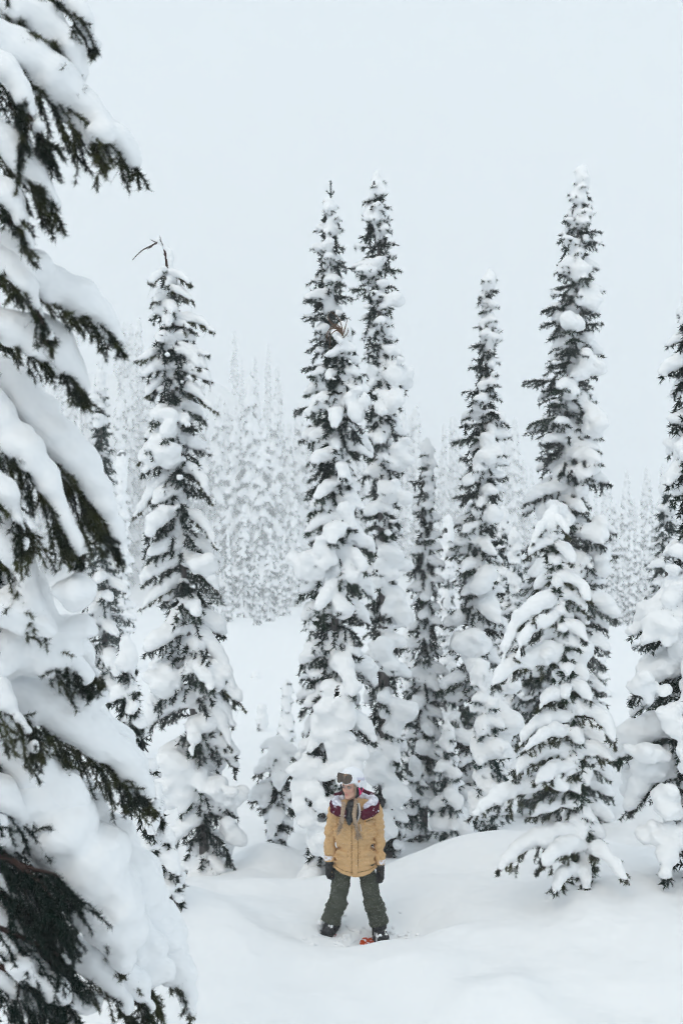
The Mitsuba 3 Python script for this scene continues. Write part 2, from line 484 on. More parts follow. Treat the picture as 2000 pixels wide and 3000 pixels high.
        if load > -0.25:
            q = min(1.0, 0.5 + 0.5 * max(0, load)) if load > 0 else 0.45
            snow_on(F, rng, ax, tw, sr * sc * (0.55 + 0.65 * q) * rng.uniform(0.75, 1.2), sector(z, a), t1=rng.uniform(0.72, 0.95), fingers=rng.uniform(0.2, 0.52))
            if load > 0.6 and L > 0.25:          # several falls piled into one cushion
                for k in range(rng.integers(1, 4)):
                    r = sr * sc * rng.uniform(1.0, 1.9)
                    F.blob(interp_line(ax, rng.uniform(0.3, 0.75)) + [0, 0, r * 0.75], r * rng.uniform(1.0, 1.45), r * rng.uniform(0.65, 1.0), sector(z, a))
        else:
            for s in tw:                          # dusting left in the crotches of the twigs
                if rng.random() < 0.4:
                    F.blob(interp_line(s, rng.uniform(0.1, 0.6)) + [0, 0, 0.02], rng.uniform(0.02, 0.04) * (h / 0.035), None, sector(z, a))
        z += gap * rng.uniform(0.6, 1.4) * (0.72 + 0.35 * (1 - frac))
        i += 1
    # short dark sprays and snow caught between the boughs, close to the trunk
    inner = []
    for z in np.arange(bare + 0.1, zt - 0.1, 0.028):
        a = rng.uniform(0, 2 * math.pi)
        R = radius(z, a)
        o = np.array([math.cos(a), math.sin(a), 0])
        p = trunk(z) + o * R * 0.1
        inner.append(np.array([p, p + o * R * 0.3 + [0, 0, -0.02], p + o * R * rng.uniform(0.35, 0.6) + [0, 0, -rng.uniform(0.05, 0.22)]]))
    if len(inner):
        nm = needle_mesh(rng, inner, 0.022, 0.075, 0.02, 4, 0.004)
        part(root, 'inner_foliage', nm, needle, kind='stuff')
        ntri += len(nm[1])
    for z in np.arange(bare + 0.1, zt - 0.05, 0.16 / max(0.02, lumps)):
        a = rng.uniform(0, 2 * math.pi)
        R = radius(z, a)
        r = R * rng.uniform(0.12, 0.27) + 0.02
        F.blob(trunk(z) + np.array([math.cos(a), math.sin(a), 0]) * R * rng.uniform(0.1, 0.6), r, r * rng.uniform(0.7, 1.15), sector(z, a))
    if cap:
        for k in range(4):
            F.blob(trunk(zt - 0.06 * k) + rng.normal(0, 0.01, 3), 0.04 + 0.02 * k, 0.07 + 0.02 * k, sector(zt, 1.6))
    if extra:
        extra(F, trunk, radius, rng, root)
    n = snow_parts(root, F, rng, amp=0.34 * sr, freq=0.7 / sr, seed=seed)
    STAT[root] = (ntri, n, i)
    return root


# ------------------------------------------------------------------ the snowfield
def sstep(a, b, x):
    t = np.clip((x - a) / (b - a), 0, 1)
    return t * t * (3 - 2 * t)


def ground_z(x, y):
    x, y = np.broadcast_arrays(np.asarray(x, float), np.asarray(y, float))
    z = 2.5 * np.clip((8.2 - y) / 8.2, 0, 2) ** 1.5 + 0.05
    z = z - 0.0817 * np.clip(y - 11, 0, None) - 0.42 * sstep(11.2, 13.0, y)
    bump = lambda cx, cy, sx, sy, h: h * np.exp(-0.5 * (((x - cx) / sx) ** 2 + ((y - cy) / sy) ** 2))
    z = z + bump(2.6, 9.5, 1.25, 0.8, 0.44) + bump(1.15, 8.8, 0.6, 0.55, 0.16) + bump(4.6, 10.5, 2.0, 1.5, 0.25)
    z = z + bump(2.4, 12.4, 1.1, 0.75, 0.62) + bump(0.75, 12.0, 0.8, 0.5, 0.12) + bump(-0.95, 13.2, 0.42, 0.5, 0.42) + bump(-1.75, 9.5, 0.75, 0.8, 0.6)
    z = z + bump(1.0, 8.05, 0.15, 0.2, 0.13) + bump(1.4, 8.15, 0.22, 0.2, 0.18) + bump(1.85, 7.75, 0.45, 0.22, 0.12) + bump(0.75, 8.75, 0.35, 0.2, 0.08) - bump(1.3, 7.72, 0.25, 0.11, 0.10) + bump(2.6, 8.2, 0.5, 0.25, 0.10) + bump(0.1, 8.3, 0.45, 0.25, 0.06)
    p = np.stack([x, y, 0 * x], -1)
    near = 1 - sstep(16, 40, y)
    z = z + near * (0.26 * (meshkit.fbm(p * 0.75, 3, 11) - 0.5) + 0.055 * (meshkit.noise(p * 2.6, 5) - 0.5) + 0.012 * (meshkit.noise(p * 8, 6) - 0.5))
    z = z + (1 - near) * (1.1 + 2.5 * sstep(120, 260, y)) * (meshkit.fbm(p * 0.05, 3, 21) - 0.5)
    # powder lies over the board, kicked off it beside the right boot
    k = np.exp(-(((x - 0.16) / 0.8) ** 4 + ((y - 9.93) / 0.5) ** 4))
    over = 0.045 - 0.17 * (x - 0.16) + 0.05 * (meshkit.fbm(p * 6.0, 3, 51) - 0.5) - bump(0.27, 9.90, 0.065, 0.085, 0.095) - 0.07 * sstep(9.92, 9.6, y) - bump(0.45, 9.84, 0.12, 0.08, 0.05) - bump(-0.12, 9.95, 0.13, 0.13, 0.055)
    z = z * (1 - k) + over * k
    # the far hillside, higher on the left
    up = np.clip(y - 285 - 0.25 * np.clip(x, -60, 60), 0, 330)
    z = z + up * (0.24 + 0.17 * sstep(0, -90, x)) * (1 - 0.75 * sstep(25, 120, x)) + sstep(0, 40, up) * 6 * (meshkit.fbm(p * 0.02, 3, 31) - 0.5)
    return z


def axis_grid(a, b, d0, grow):
    out, d = [0.0], d0
    while out[-1] < b:
        out.append(out[-1] + d); d *= grow
    return np.array(out) + a


gx = axis_grid(0, 3.6, 0.045, 1.0)
gx2 = axis_grid(gx[-1], 680 - gx[-1], 0.05, 1.075)[1:]
gx = np.concatenate([gx, gx2])
gx = np.concatenate([-gx[:0:-1], gx])
gy = np.concatenate([axis_grid(6.4, -0, 0.2, 1.0), []])
y_near = np.arange(6.6, 13.6, 0.045)
gy = np.concatenate([-axis_grid(0, 80, 0.5, 1.2)[:0:-1], np.arange(0, 6.6, 0.2), y_near, axis_grid(13.65, 726, 0.08, 1.035)])
gy = gy[gy < 745]
X, Yg = np.meshgrid(gx, gy, indexing='ij')
gv = np.stack([X, Yg, ground_z(X, Yg)], -1).reshape(-1, 3)
ii, jj = np.meshgrid(np.arange(len(gx) - 1), np.arange(len(gy) - 1), indexing='ij')
q = np.stack([ii * len(gy) + jj, (ii + 1) * len(gy) + jj, (ii + 1) * len(gy) + jj + 1, ii * len(gy) + jj + 1], -1).reshape(-1, 4)
key = part('', 'snowy_ground', (gv, np.vstack([q[:, [0, 1, 2]], q[:, [0, 2, 3]]])), 'm_snow_ground', smooth=True)
labels[key] = {'label': 'smooth deep snow covering the slope, the ridge and the far hillside', 'category': 'snow', 'kind': 'structure'}
STAT['ground'] = len(q) * 2

# ------------------------------------------------------------------ the trees round the clearing
left_hemlock = tree('hemlock_tree', 'snow-laden hemlock with a bare crooked top bent left, left of centre', 12.6,
     [(780, 470, 505), (800, 470, 520), (900, 455, 540), (1060, 400, 612), (1200, 415, 620), (1300, 425, 615), (1500, 405, 625), (1700, 430, 645), (1900, 430, 660), (2100, 430, 715), (2300, 480, 685), (2500, 525, 695), (2640, 540, 700)],
     [(780, 488), (800, 490), (1100, 505), (1500, 520), (2000, 565), (2640, 610)], kind='hemlock', seed=3, extra=heaps(12.6, (490, 1340, 60), (470, 1300, 40), (505, 1230, 40), (480, 1985, 62), (640, 1960, 45), (545, 2240, 70), (520, 2330, 50), (650, 2290, 50), (690, 2440, 40), (700, 2330, 32), (600, 1640, 45)), base_y=2650, cap=False, gap=0.088, big=1.1, cover=0.60)
centre_hemlock = tree('hemlock_tree', 'hemlock plastered with snow right behind the snowboarder, topped by bare brown twigs', 12.3,
     [(940, 985, 1000), (1000, 965, 1035), (1200, 905, 1125), (1350, 900, 1080), (1500, 900, 1075), (1700, 862, 1105), (1850, 890, 1080), (2000, 880, 1115), (2150, 880, 1100), (2300, 850, 1080), (2500, 875, 1060), (2640, 890, 1030)],
     [(930, 1000), (1200, 990), (1700, 985), (2640, 950)], kind='hemlock', seed=8, extra=heaps(12.3, (1000, 2050, 62), (965, 2130, 66), (1030, 2190, 50), (920, 2330, 55), (960, 2430, 60), (1060, 2420, 48), (900, 1660, 50), (960, 1620, 40), (1040, 1185, 40), (1010, 1500, 36), (905, 2560, 40), (900, 2230, 50)), base_y=2640, gap=0.085, big=1.15, cover=0.68, cap=False)
spire_fir = tree('fir_tree', 'slender fir with a dark spike at its tip, left one of two central tops', 15.0,
     [(575, 960, 976), (620, 938, 990), (740, 905, 1012), (910, 872, 1040), (1000, 885, 1035), (1150, 866, 1040), (1350, 890, 1040), (1600, 890, 1050), (2400, 870, 1060)],
     [(575, 968), (1200, 965), (2400, 965)], kind='fir', seed=14, base_y=2420, gap=0.1, cap=False, cover=0.52)
tree('fir_tree', 'slender fir capped with snow, right one of two central tops', 14.2,
     [(525, 1095, 1115), (600, 1060, 1140), (800, 1030, 1160), (1000, 1045, 1170), (1100, 1050, 1195), (1250, 1050, 1185), (1400, 1055, 1190), (1700, 1060, 1185), (2000, 1060, 1195), (2300, 1060, 1200), (2540, 1070, 1190)],
     [(520, 1105), (1200, 1115), (2540, 1130)], kind='fir', seed=21, extra=heaps(14.2, (1150, 1085, 52), (1175, 1120, 36), (1140, 1180, 40), (1165, 1330, 40), (1140, 1440, 48), (1150, 1640, 50), (1165, 1780, 40), (1130, 1900, 48), (1165, 2080, 45), (1130, 2230, 60), (1160, 2310, 50), (1130, 2420, 55), (1150, 880, 26)), base_y=2500, gap=0.09, cover=0.58, right_snow=0.14)
tree('fir_tree', 'thin fir with a bare grey lower trunk, right of the centre group', 15.6,
     [(1300, 1240, 1258), (1380, 1215, 1275), (1600, 1195, 1290), (1800, 1190, 1300), (2000, 1180, 1310), (2200, 1185, 1310), (2350, 1190, 1300)],
     [(1295, 1250), (2450, 1240)], kind='fir', seed=33, base_y=2440, bare_to=2370, gap=0.095, trunk_r=0.07)
tree('fir_tree', 'medium tall fir with a rounded snow cap, standing alone right of centre', 15.2,
     [(800, 1415, 1450), (900, 1403, 1455), (1000, 1385, 1462), (1100, 1372, 1468), (1200, 1335, 1482), (1400, 1318, 1482), (1700, 1310, 1495), (2000, 1280, 1480), (2300, 1275, 1470), (2420, 1290, 1460)],
     [(800, 1432), (1300, 1415), (2000, 1385), (2490, 1368)], kind='fir', seed=41, extra=heaps(15.2, (1410, 1330, 40), (1400, 1700, 45), (1360, 1880, 55), (1420, 2060, 62), (1460, 2180, 55), (1350, 2130, 45), (1400, 2310, 50), (1440, 1500, 34)), base_y=2490, bare_to=2440, gap=0.09, trunk_r=0.09, cover=0.53)
tree('fir_tree', 'tallest fir, its pointed top highest on the right', 16.5,
     [(495, 1697, 1712), (600, 1660, 1730), (730, 1612, 1755), (900, 1585, 1752), (1050, 1558, 1755), (1200, 1530, 1765), (1400, 1545, 1770), (1600, 1515, 1785), (1800, 1500, 1790), (2450, 1500, 1800)],
     [(495, 1704), (1200, 1660), (2450, 1650)], kind='fir', seed=52, extra=heaps(16.5, (1690, 790, 36), (1715, 880, 36), (1660, 960, 30), (1720, 1080, 36), (1730, 1250, 36), (1690, 1400, 42), (1730, 1560, 40), (1760, 1640, 40), (1620, 1500, 36)), base_y=2420, gap=0.085, cover=0.48, right_snow=0.1)
front_hemlock = tree('hemlock_tree', 'small open hemlock with long snowy boughs standing on the right snow mound', 9.8,
     [(1500, 1606, 1618), (1560, 1585, 1640), (1700, 1600, 1670), (1900, 1595, 1690), (2100, 1625, 1725), (2300, 1640, 1740), (2500, 1650, 1765), (2620, 1660, 1770)],
     [(1490, 1612), (1800, 1638), (2200, 1680), (2640, 1712)], kind='hemlock', seed=66, base_y=2640, gap=0.10, e=(0.0, -0.8), lumps=1.5, cover=0.85, skirt=0.5, trunk_r=0.045, needle='m_needle_green', sr=0.055)
tree('hemlock_tree', 'broad snow-heaped hemlock cut off by the right edge of the picture', 10.0,
     [(880, 2000, 2040), (1060, 1940, 2100), (1285, 1925, 2130), (1500, 1955, 2150), (1700, 1925, 2180), (1850, 1850, 2200), (2000, 1822, 2220), (2200, 1812, 2230), (2400, 1830, 2240), (2540, 1870, 2200)],
     [(860, 2020), (1500, 2040), (2560, 2050)], kind='hemlock', seed=72, extra=heaps(10.0, (1935, 1830, 48), (1885, 1990, 50), (1940, 2080, 50), (1870, 2190, 52), (1930, 2330, 52), (1890, 2420, 40), (1975, 2200, 50), (1975, 1640, 42)), base_y=2560, gap=0.08, cover=0.85, big=1.2)
tree('hemlock_tree', 'small hemlock almost wholly buried in white lumps, before the crooked-topped hemlock', 9.2,
     [(1885, 362, 378), (1960, 345, 395), (2050, 320, 420), (2200, 345, 450), (2350, 385, 480), (2500, 420, 535), (2620, 470, 560)],
     [(1880, 370), (2200, 400), (2620, 510)], kind='hemlock', seed=83, base_y=2660, gap=0.075, cover=0.92, big=1.15, lumps=1.2)
tree('hemlock_tree', 'stubby snow-bent sapling in the gap left of the snowboarder', 13.6,
     [(2180, 760, 870), (2260, 745, 880), (2350, 745, 880), (2450, 765, 840), (2520, 770, 830)],
     [(2170, 820), (2520, 810)], kind='hemlock', seed=91, base_y=2540, gap=0.08, cover=0.62, big=1.15, e=(-0.1, -1.2))
# fill behind, softened by the air
BEHIND = 'half-hidden firs in the second row'
for lab, Y, prof, ax, base, seed, kw in (
    ('slim teal fir with a fine spire, behind the near boughs on the left', 21, [(1090, 291, 299), (1200, 272, 318), (1320, 258, 340), (1500, 262, 352), (1700, 235, 375), (1900, 222, 390), (2050, 225, 395)], [(1085, 295), (2050, 310)], 2080, 101, dict(cover=0.30, cap=False, lumps=0.3)),
    ('pale fir behind the slim teal fir on the left', 48, [(1330, 352, 362), (1500, 330, 385), (1750, 320, 395), (1900, 320, 395)], [(1325, 357), (1900, 357)], 1960, 102, dict(cover=0.6)),
    ('fir seen between the medium tall fir and the tallest fir', 21, [(1560, 1495, 1515), (1680, 1470, 1545), (1850, 1460, 1570), (2050, 1455, 1590), (2400, 1440, 1590)], [(1555, 1505), (2400, 1515)], 2380, 103, dict(cover=0.55)),
    ('dark fir with its foot in shade behind the small open hemlock', 17.5, [(1650, 1560, 1580), (1800, 1530, 1640), (2000, 1500, 1680), (2400, 1480, 1740)], [(1640, 1570), (2400, 1600)], 2410, 104, dict(cover=0.5)),
    ('thin fir behind, right of the tallest fir', 36, [(1840, 1752, 1764), (1950, 1735, 1780), (2150, 1722, 1800), (2330, 1720, 1810)], [(1830, 1758), (2330, 1762)], 2360, 105, dict(cover=0.5)),
    ('fir with a sharp right-hand spire, just left of the edge hemlock', 20, [(1405, 1950, 1958), (1500, 1915, 1975), (1620, 1888, 1990), (1780, 1862, 2000), (1900, 1860, 2010), (2300, 1850, 2030)], [(1400, 1953), (2300, 1945)], 2330, 106, dict(cover=0.38)),
    ('small fir seen between the thin fir and the medium tall fir', 30, [(1520, 1305, 1315), (1650, 1285, 1335), (1850, 1270, 1345), (2100, 1262, 1350)], [(1515, 1310), (2100, 1308)], 2150, 107, dict(cover=0.55)),
    ('young fir buried under one broad white heap, at the foot of the medium tall fir', 13.2, [(1950, 1390, 1420), (2050, 1380, 1455), (2200, 1385, 1480), (2320, 1380, 1490), (2420, 1390, 1500)], [(1945, 1405), (2440, 1435)], 2450, 108, dict(cover=0.95, big=1.9, lumps=1.2)),
    ('low snow-plastered fir between the bare grey trunk and the white heap', 14.4, [(2130, 1300, 1320), (2220, 1275, 1345), (2330, 1258, 1372), (2440, 1262, 1385)], [(2120, 1310), (2450, 1322)], 2475, 115, dict(cover=0.72, big=1.3)),
    ('low drooping fir at the foot of the bare grey trunk', 15.0, [(2230, 1205, 1222), (2310, 1185, 1250), (2400, 1170, 1262), (2460, 1172, 1262)], [(2225, 1213), (2470, 1216)], 2480, 116, dict(cover=0.5)),
    ('shadowy fir behind the thin bare-trunked fir', 22, [(1740, 1300, 1310), (1850, 1285, 1330), (2050, 1275, 1350), (2350, 1270, 1360)], [(1735, 1305), (2360, 1312)], 2390, 112, dict(cover=0.5)),
    ('young fir between the central group and the thin bare-trunked fir', 20, [(1800, 1190, 1200), (1950, 1180, 1220), (2150, 1165, 1240), (2370, 1165, 1240)], [(1790, 1196), (2390, 1204)], 2400, 113, dict(cover=0.6)),
    ('dark-sided fir right behind the tallest fir', 23, [(1500, 1470, 1478), (1650, 1440, 1500), (1900, 1425, 1520), (2300, 1415, 1530)], [(1490, 1474), (2340, 1478)], 2350, 114, dict(cover=0.5)),
    ('sapling at the left of three in the open snowfield, palest of them', 46, [(1975, 746, 752), (2080, 735, 762), (2160, 733, 765)], [(1970, 749), (2160, 749)], 2190, 109, dict(cover=0.7)),
    ('sparse dark teal sapling in the open snowfield, middle of three', 27, [(2065, 764, 772), (2120, 752, 782), (2200, 748, 795), (2250, 745, 805)], [(2060, 768), (2260, 770)], 2280, 110, dict(cover=0.5, cap=False)),
    ('sapling wearing a tall snow cap in the open snowfield, right of three', 25, [(2000, 830, 850), (2080, 820, 858), (2160, 815, 868), (2250, 810, 880)], [(1995, 840), (2260, 842)], 2290, 111, dict(cover=0.75, big=1.3)),
):
    tree('fir_tree', lab, Y, prof, ax, seed=seed, base_y=base, gap=0.085 * max(1, Y / 20), needle='m_needle_teal', detail=0.75, group=BEHIND if Y < 1 else None, **kw)

# ------------------------------------------------------------------ the far forest in the fog: four trees, copied
far_groups = []
for k in range(4):
    rng = np.random.default_rng(700 + k)
    F = Field([-0.18, -0.18, 0], [0.18, 0.18, 1.05], 0.0085, 0.004)
    lines = []
    for z in np.arange(0.06, 0.985, 0.0095):
        R = (0.115 - 0.02 * k % 3 * 0.5) * (1 - z) ** 0.75 + 0.012
        a = rng.uniform(0, 6.28)
        R *= rng.uniform(0.6, 1.2)
        o = np.array([math.cos(a), math.sin(a), 0])
        p0, p1 = np.array([0, 0, z]), np.array([0, 0, z]) + o * R + [0, 0, -R * rng.uniform(0.35, 0.9)]
        lines += [np.array([p0, (p0 + p1) / 2 + [0, 0, 0.1 * R], p1])]
        for s in (0.45, 0.7, 0.9):
            q0 = p0 + (p1 - p0) * s
            sd = np.array([-o[1], o[0], -0.6])
            lines += [np.array([q0, q0 + (sd * [1, 1, 1] + 0.5 * o) * R * 0.22, q0 + (sd + 0.5 * o + [0, 0, -0.4]) * R * 0.4]), np.array([q0, q0 + (sd * [-1, -1, 1] + 0.5 * o) * R * 0.22, q0 + (sd * [-1, -1, 1] + 0.5 * o + [0, 0, -0.4]) * R * 0.4])]
        if rng.random() < 0.8:
            for s in (0.3, 0.55, 0.8):
                F.blob(p0 + (p1 - p0) * s + [0, 0, 0.006], 0.011 + R * 0.17, 0.012 + 0.05 * R, 0)
    F.warp(lumpy(0.004, 70, k))
    v, f, n, _ = F.surface()
    snow = meshkit.write_ply((v, f), False, normals=n)
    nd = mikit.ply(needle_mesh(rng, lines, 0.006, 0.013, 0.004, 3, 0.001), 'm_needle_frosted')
    tk = mikit.ply(tube([[0, 0, -0.06], [0, 0, 0.5], [0, 0, 1.0]], [0.011, 0.006, 0.001], 5), 'm_bark')
    STAT[f'far{k}'] = (len(f), nd['filename'])
    scene[f'far_conifer_kind_{k}'] = {'type': 'shapegroup', 'crown': nd, 'trunk': tk,
                                      'snow_cover': {'type': 'ply', 'filename': snow, 'face_normals': False, 'bsdf': {'type': 'ref', 'id': 'm_snow'}}}
rng = np.random.default_rng(5)
FAR = 'snow-white conifers fading into the fog on the far hillside'
spots = [(560, 1745, 590), (600, 1755, 560), (640, 1770, 610), (690, 1775, 560), (735, 1780, 690), (770, 1790, 560), (805, 1770, 600), (845, 1720, 480), (880, 1700, 520), (520, 1730, 620), (470, 1700, 540),
         (1300, 1640, 400), (1325, 1640, 420), (1230, 1660, 380), (1500, 1640, 330), (1190, 1650, 420), (1555, 1650, 300), (1800, 1800, 330), (1830, 1790, 360), (1870, 1810, 300), (1780, 1760, 300), (1900, 1800, 330),
         (545, 1790, 230), (585, 1805, 300), (625, 1800, 190), (668, 1822, 260), (715, 1812, 340), (752, 1838, 210), (790, 1822, 280), (832, 1805, 240), (865, 1775, 320), (500, 1770, 260),
         (1785, 1850, 240), (1815, 1870, 200), (1850, 1845, 280), (1880, 1860, 220)]
for px, py, hp in spots:
    # walk out along the pixel's direction until it meets the ground
    for Y in np.arange(110, 640, 2.0):
        p = at(px, py, Y)
        if p[2] < ground_z(p[0], p[1]):
            break
    s = hp / FPX * Y
    key = thing('distant_conifer', 'snow-white conifer fading into the fog on the far hillside', 'tree', FAR)
    scene[key] = {'type': 'instance', 'g': {'type': 'ref', 'id': f'far_conifer_kind_{rng.integers(4)}'},
                  'to_world': T().translate([float(p[0]), float(p[1]), float(ground_z(p[0], p[1]))]).rotate([0, 0, 1], float(rng.uniform(0, 360))).scale([float(s * rng.uniform(0.6, 0.8))] * 2 + [float(s)])}
n = 0
while n < 240:
    Y = 285 + 330 * rng.uniform(0, 1) ** 1.5
    x = rng.uniform(-0.37, 0.37) * Y
    z = float(ground_z(x, Y))
    edge = meshkit.noise(np.array([x / 25, 3.3, 0.0]), 9)
    if meshkit.noise(np.array([x / 40, Y / 40, 0.0]), 9) < 0.33 or Y < 280 + 0.25 * x + 45 * edge:
        continue
    s = rng.uniform(24, 56)
    key = thing('distant_conifer', 'snow-white conifer fading into the fog on the far hillside', 'tree', FAR)
    w = rng.uniform(0.55, 0.85)
    scene[key] = {'type': 'instance', 'g': {'type': 'ref', 'id': f'far_conifer_kind_{rng.integers(4)}'},
                  'to_world': T().translate([float(x), float(Y), z]).rotate([0, 0, 1], float(rng.uniform(0, 360))).scale([float(s * w)] * 2 + [float(s)])}
    n += 1


# ------------------------------------------------------------------ the near hemlock that fills the left edge
def smooth_path(P, m=26):
    P = np.asarray(P, float)
    P = np.vstack([2 * P[0] - P[1], P, 2 * P[-1] - P[-2]])
    out = []
    for i in range(1, len(P) - 2):
        t = np.linspace(0, 1, m // (len(P) - 3) + 1, endpoint=False)[:, None]
        a, b, c, d = P[i - 1], P[i], P[i + 1], P[i + 2]
        out.append(0.5 * (2 * b + (c - a) * t + (2 * a - 5 * b + 4 * c - d) * t ** 2 + (3 * b - a - 3 * c + d) * t ** 3))
    return np.vstack(out + [P[-2:-1]])


near = thing('hemlock_tree', 'large near hemlock along the left edge, drooping boughs heaped with snow', 'tree')
rng = np.random.default_rng(2024)
trunk_pts = [np.array([-2.25 + 0.02 * z, 5.0, z]) for z in np.linspace(0.2, 9.5, 14)]
part(near, 'trunk', tube(trunk_pts, np.linspace(0.17, 0.04, 14), 12), 'm_bark', smooth=True)


def near_bough(path, Y0, Y1, sr, tw=0.2, gap=0.029, hang=0.9, snow=(0.0, 0.9), fat=0.85, fingers=0.35, lumps=(), mat='m_needle_near', dens=1.0, lichen=0.3, lift=1.05, carry=0.45, root=None, nl=0.029, nw=0.0066, hv=0.021):
    """One bough through the pixels of path, its depth running from Y0 to Y1, with hanging twigs, and its own snow as a sub-part."""
    n = len(path)
    P = smooth_path([at(x, y, Y0 + (Y1 - Y0) * i / (n - 1)) for i, (x, y) in enumerate(path)])
    L = np.linalg.norm(np.diff(P, axis=0), axis=1).sum()
    d = unit(np.gradient(P, axis=0))
    up = np.array([0, 0, 1.0])
    twigs, stems = [], [tube(P, np.linspace(0.018, 0.003, len(P)) * (0.5 + 0.5 * min(1, L)), 6)]
    for s in np.arange(0.04, 0.99, gap / L):
        p = interp_line(P, s)
        dd = d[int(s * (len(P) - 1))]
        side = unit(np.cross(dd, up))
        sg = rng.choice([-1, 1])
        w = unit(dd * rng.uniform(0.6, 1.1) + side * sg * rng.uniform(0.35, 0.9) - up * hang * rng.uniform(0.4, 1.1))
        ll = tw * (0.35 + 0.9 * math.sin(math.pi * min(1, 0.15 + 0.8 * s))) * rng.uniform(0.6, 1.5) * (1 - 0.55 * s ** 3)
        w2 = unit(w - up * rng.uniform(0.2, 0.7))
        twigs.append(np.array([p, p + w * ll * 0.5, p + w * ll * 0.5 + w2 * ll * 0.5]))
        for k in range(2):
            q = interp_line(twigs[-1], rng.uniform(0.25, 0.8))
            w3 = unit(w + rng.normal(0, 0.45, 3))
            twigs.append(np.array([q, q + w3 * ll * 0.2, q + w3 * ll * 0.36 - up * 0.01]))
    key = part(root or near, 'bough', join([needle_mesh(rng, [P[int(0.55 * len(P)):]] + twigs, 0.0094 / dens, nl, nw, 5, 0.0026)]), mat)
    stem = join(stems)
    part(key, 'stem', stem, 'm_twig')
    hairs = []
    for s in rng.uniform(0, 0.95, int(lichen * L * 30)):              # thin dead twigs that hang from the bough
        p = interp_line(P, s)
        l = rng.uniform(0.05, 0.2)
        hairs.append(tube([p, p + [rng.normal(0, 0.02), rng.normal(0, 0.02), -0.5 * l], p + [rng.normal(0, 0.04), rng.normal(0, 0.04), -l]], [0.0024, 0.0018, 0.0008], 3))
    if hairs:
        part(key, 'dead_twigs', join(hairs), 'm_twig', kind='stuff')
    if sr:
        sr *= 0.88 if root else 0.74
        pts = [P] + [np.atleast_2d(at(x, y, Y0 + (Y1 - Y0) * 0.5)) for x, y, r in lumps]
        A = np.vstack(pts)
        big = max([sr * 1.9] + [r / FPX * Y0 * 1.1 for *_, r in lumps])
        F = Field(A.min(0) - big - 0.2, A.max(0) + big + 0.25, hv if big < 0.25 else 1.25 * hv, 0.010)
        t0, t1 = snow
        for t in np.linspace(t0, t1, max(3, int((t1 - t0) * L / (0.4 * sr)))):
            u = (t - t0) / (t1 - t0)
            r = sr * (0.6 + 0.65 * math.sin(math.pi * min(1, 0.25 + 0.75 * u)) ** 0.8) * rng.uniform(0.8, 1.2)
            F.blob(interp_line(P, t) + [rng.normal(0, 0.1 * r), rng.normal(0, 0.15 * r), lift * r], r * 1.1 * fat, r * 0.95, 0)
        for tw_ in twigs[::3]:
            if rng.random() < carry:
                r0 = sr * rng.uniform(0.22, 0.4)
                l_ = np.linalg.norm(tw_[-1] - tw_[0])
                for s in np.arange(0.0, fingers * rng.uniform(0.4, 1.1), max(0.1, 0.6 * r0 / l_)):
                    F.blob(interp_line(tw_, min(1, s)) + [0, 0, r0 * 0.95], r0 * (1.1 - 0.4 * s), None, 0)
        for x, y, r in lumps:
            rr = (0.9 if root else 0.72) * r / FPX * (Y0 + Y1) / 2
            c = at(x, y, (Y0 + Y1) / 2)
            for k in range(11):
                o = np.clip(rng.normal(0, 0.33, 3), -0.6, 0.6) * rr
                F.blob(c + o, rr * rng.uniform(0.42, 0.66), rr * rng.uniform(0.4, 0.58), 0)
        F.warp(lumpy(0.018, 7.0, int(path[0][1]) % 97))
        v, f, nn, _ = F.surface()
        part(key, 'snow_load', (v, f), 'm_snow_ground', normals=nn)
        STAT['near'] = STAT.get('near', 0) + len(f)
    return key


NB = near_bough
NB([(-60, -70), (100, -30), (200, 25), (250, 75), (279, 135)], 4.6, 4.7, 0.055, tw=0.13, snow=(0.0, 0.8))
NB([(-150, -60), (30, 30), (140, 110), (215, 200), (263, 290)], 4.6, 4.7, 0.075, tw=0.17, snow=(0, 0.86), lumps=[(190, 130, 62), (140, 60, 70), (80, 20, 70)])
NB([(-150, 60), (20, 170), (140, 270), (230, 340), (330, 420), (418, 522)], 4.5, 4.8, 0.095, tw=0.2, snow=(0, 0.9), lumps=[(300, 375, 55), (60, 150, 60)])
NB([(-120, 130), (30, 250), (90, 340), (130, 420)], 4.5, 4.4, 0.06, tw=0.22, snow=(0, 0.6), lichen=1.2)
NB([(180, 320), (250, 390), (290, 440), (315, 490)], 4.7, 4.7, 0.035, tw=0.11, snow=(0, 0.5))
NB([(-150, 360), (0, 440), (70, 500), (130, 570), (180, 655)], 4.4, 4.5, 0.062, tw=0.15, snow=(0, 0.75))
NB([(-100, 540), (10, 590), (60, 650), (88, 745)], 4.4, 4.4, 0.05, tw=0.14, snow=(0, 0.75))
NB([(-150, 680), (30, 780), (120, 860), (230, 905), (305, 955), (350, 1022)], 4.6, 4.9, 0.085, tw=0.17, snow=(0.1, 0.88), lumps=[(150, 830, 55), (90, 770, 60)])
NB([(-40, 760), (60, 830), (110, 910), (150, 1000)], 4.6, 4.6, 0.06, tw=0.17, snow=(0, 0.5), lichen=0.9)
NB([(-120, 930), (60, 1010), (150, 1062), (215, 1108), (250, 1174)], 4.7, 4.9, 0.1, tw=0.14, snow=(0.05, 0.8), lumps=[(110, 980, 70), (180, 990, 60)])
NB([(-150, 1030), (60, 1210), (175, 1345), (240, 1425), (292, 1505), (346, 1615)], 5.0, 5.2, 0.1, tw=0.26, snow=(0.05, 0.93), lumps=[(120, 1200, 80), (190, 1290, 70)], dens=1.15)
NB([(-150, 1130), (0, 1270), (110, 1410), (180, 1530), (247, 1640)], 4.8, 4.9, 0.085, tw=0.22, snow=(0.02, 0.8), lumps=[(60, 1290, 80)], lichen=0.6)
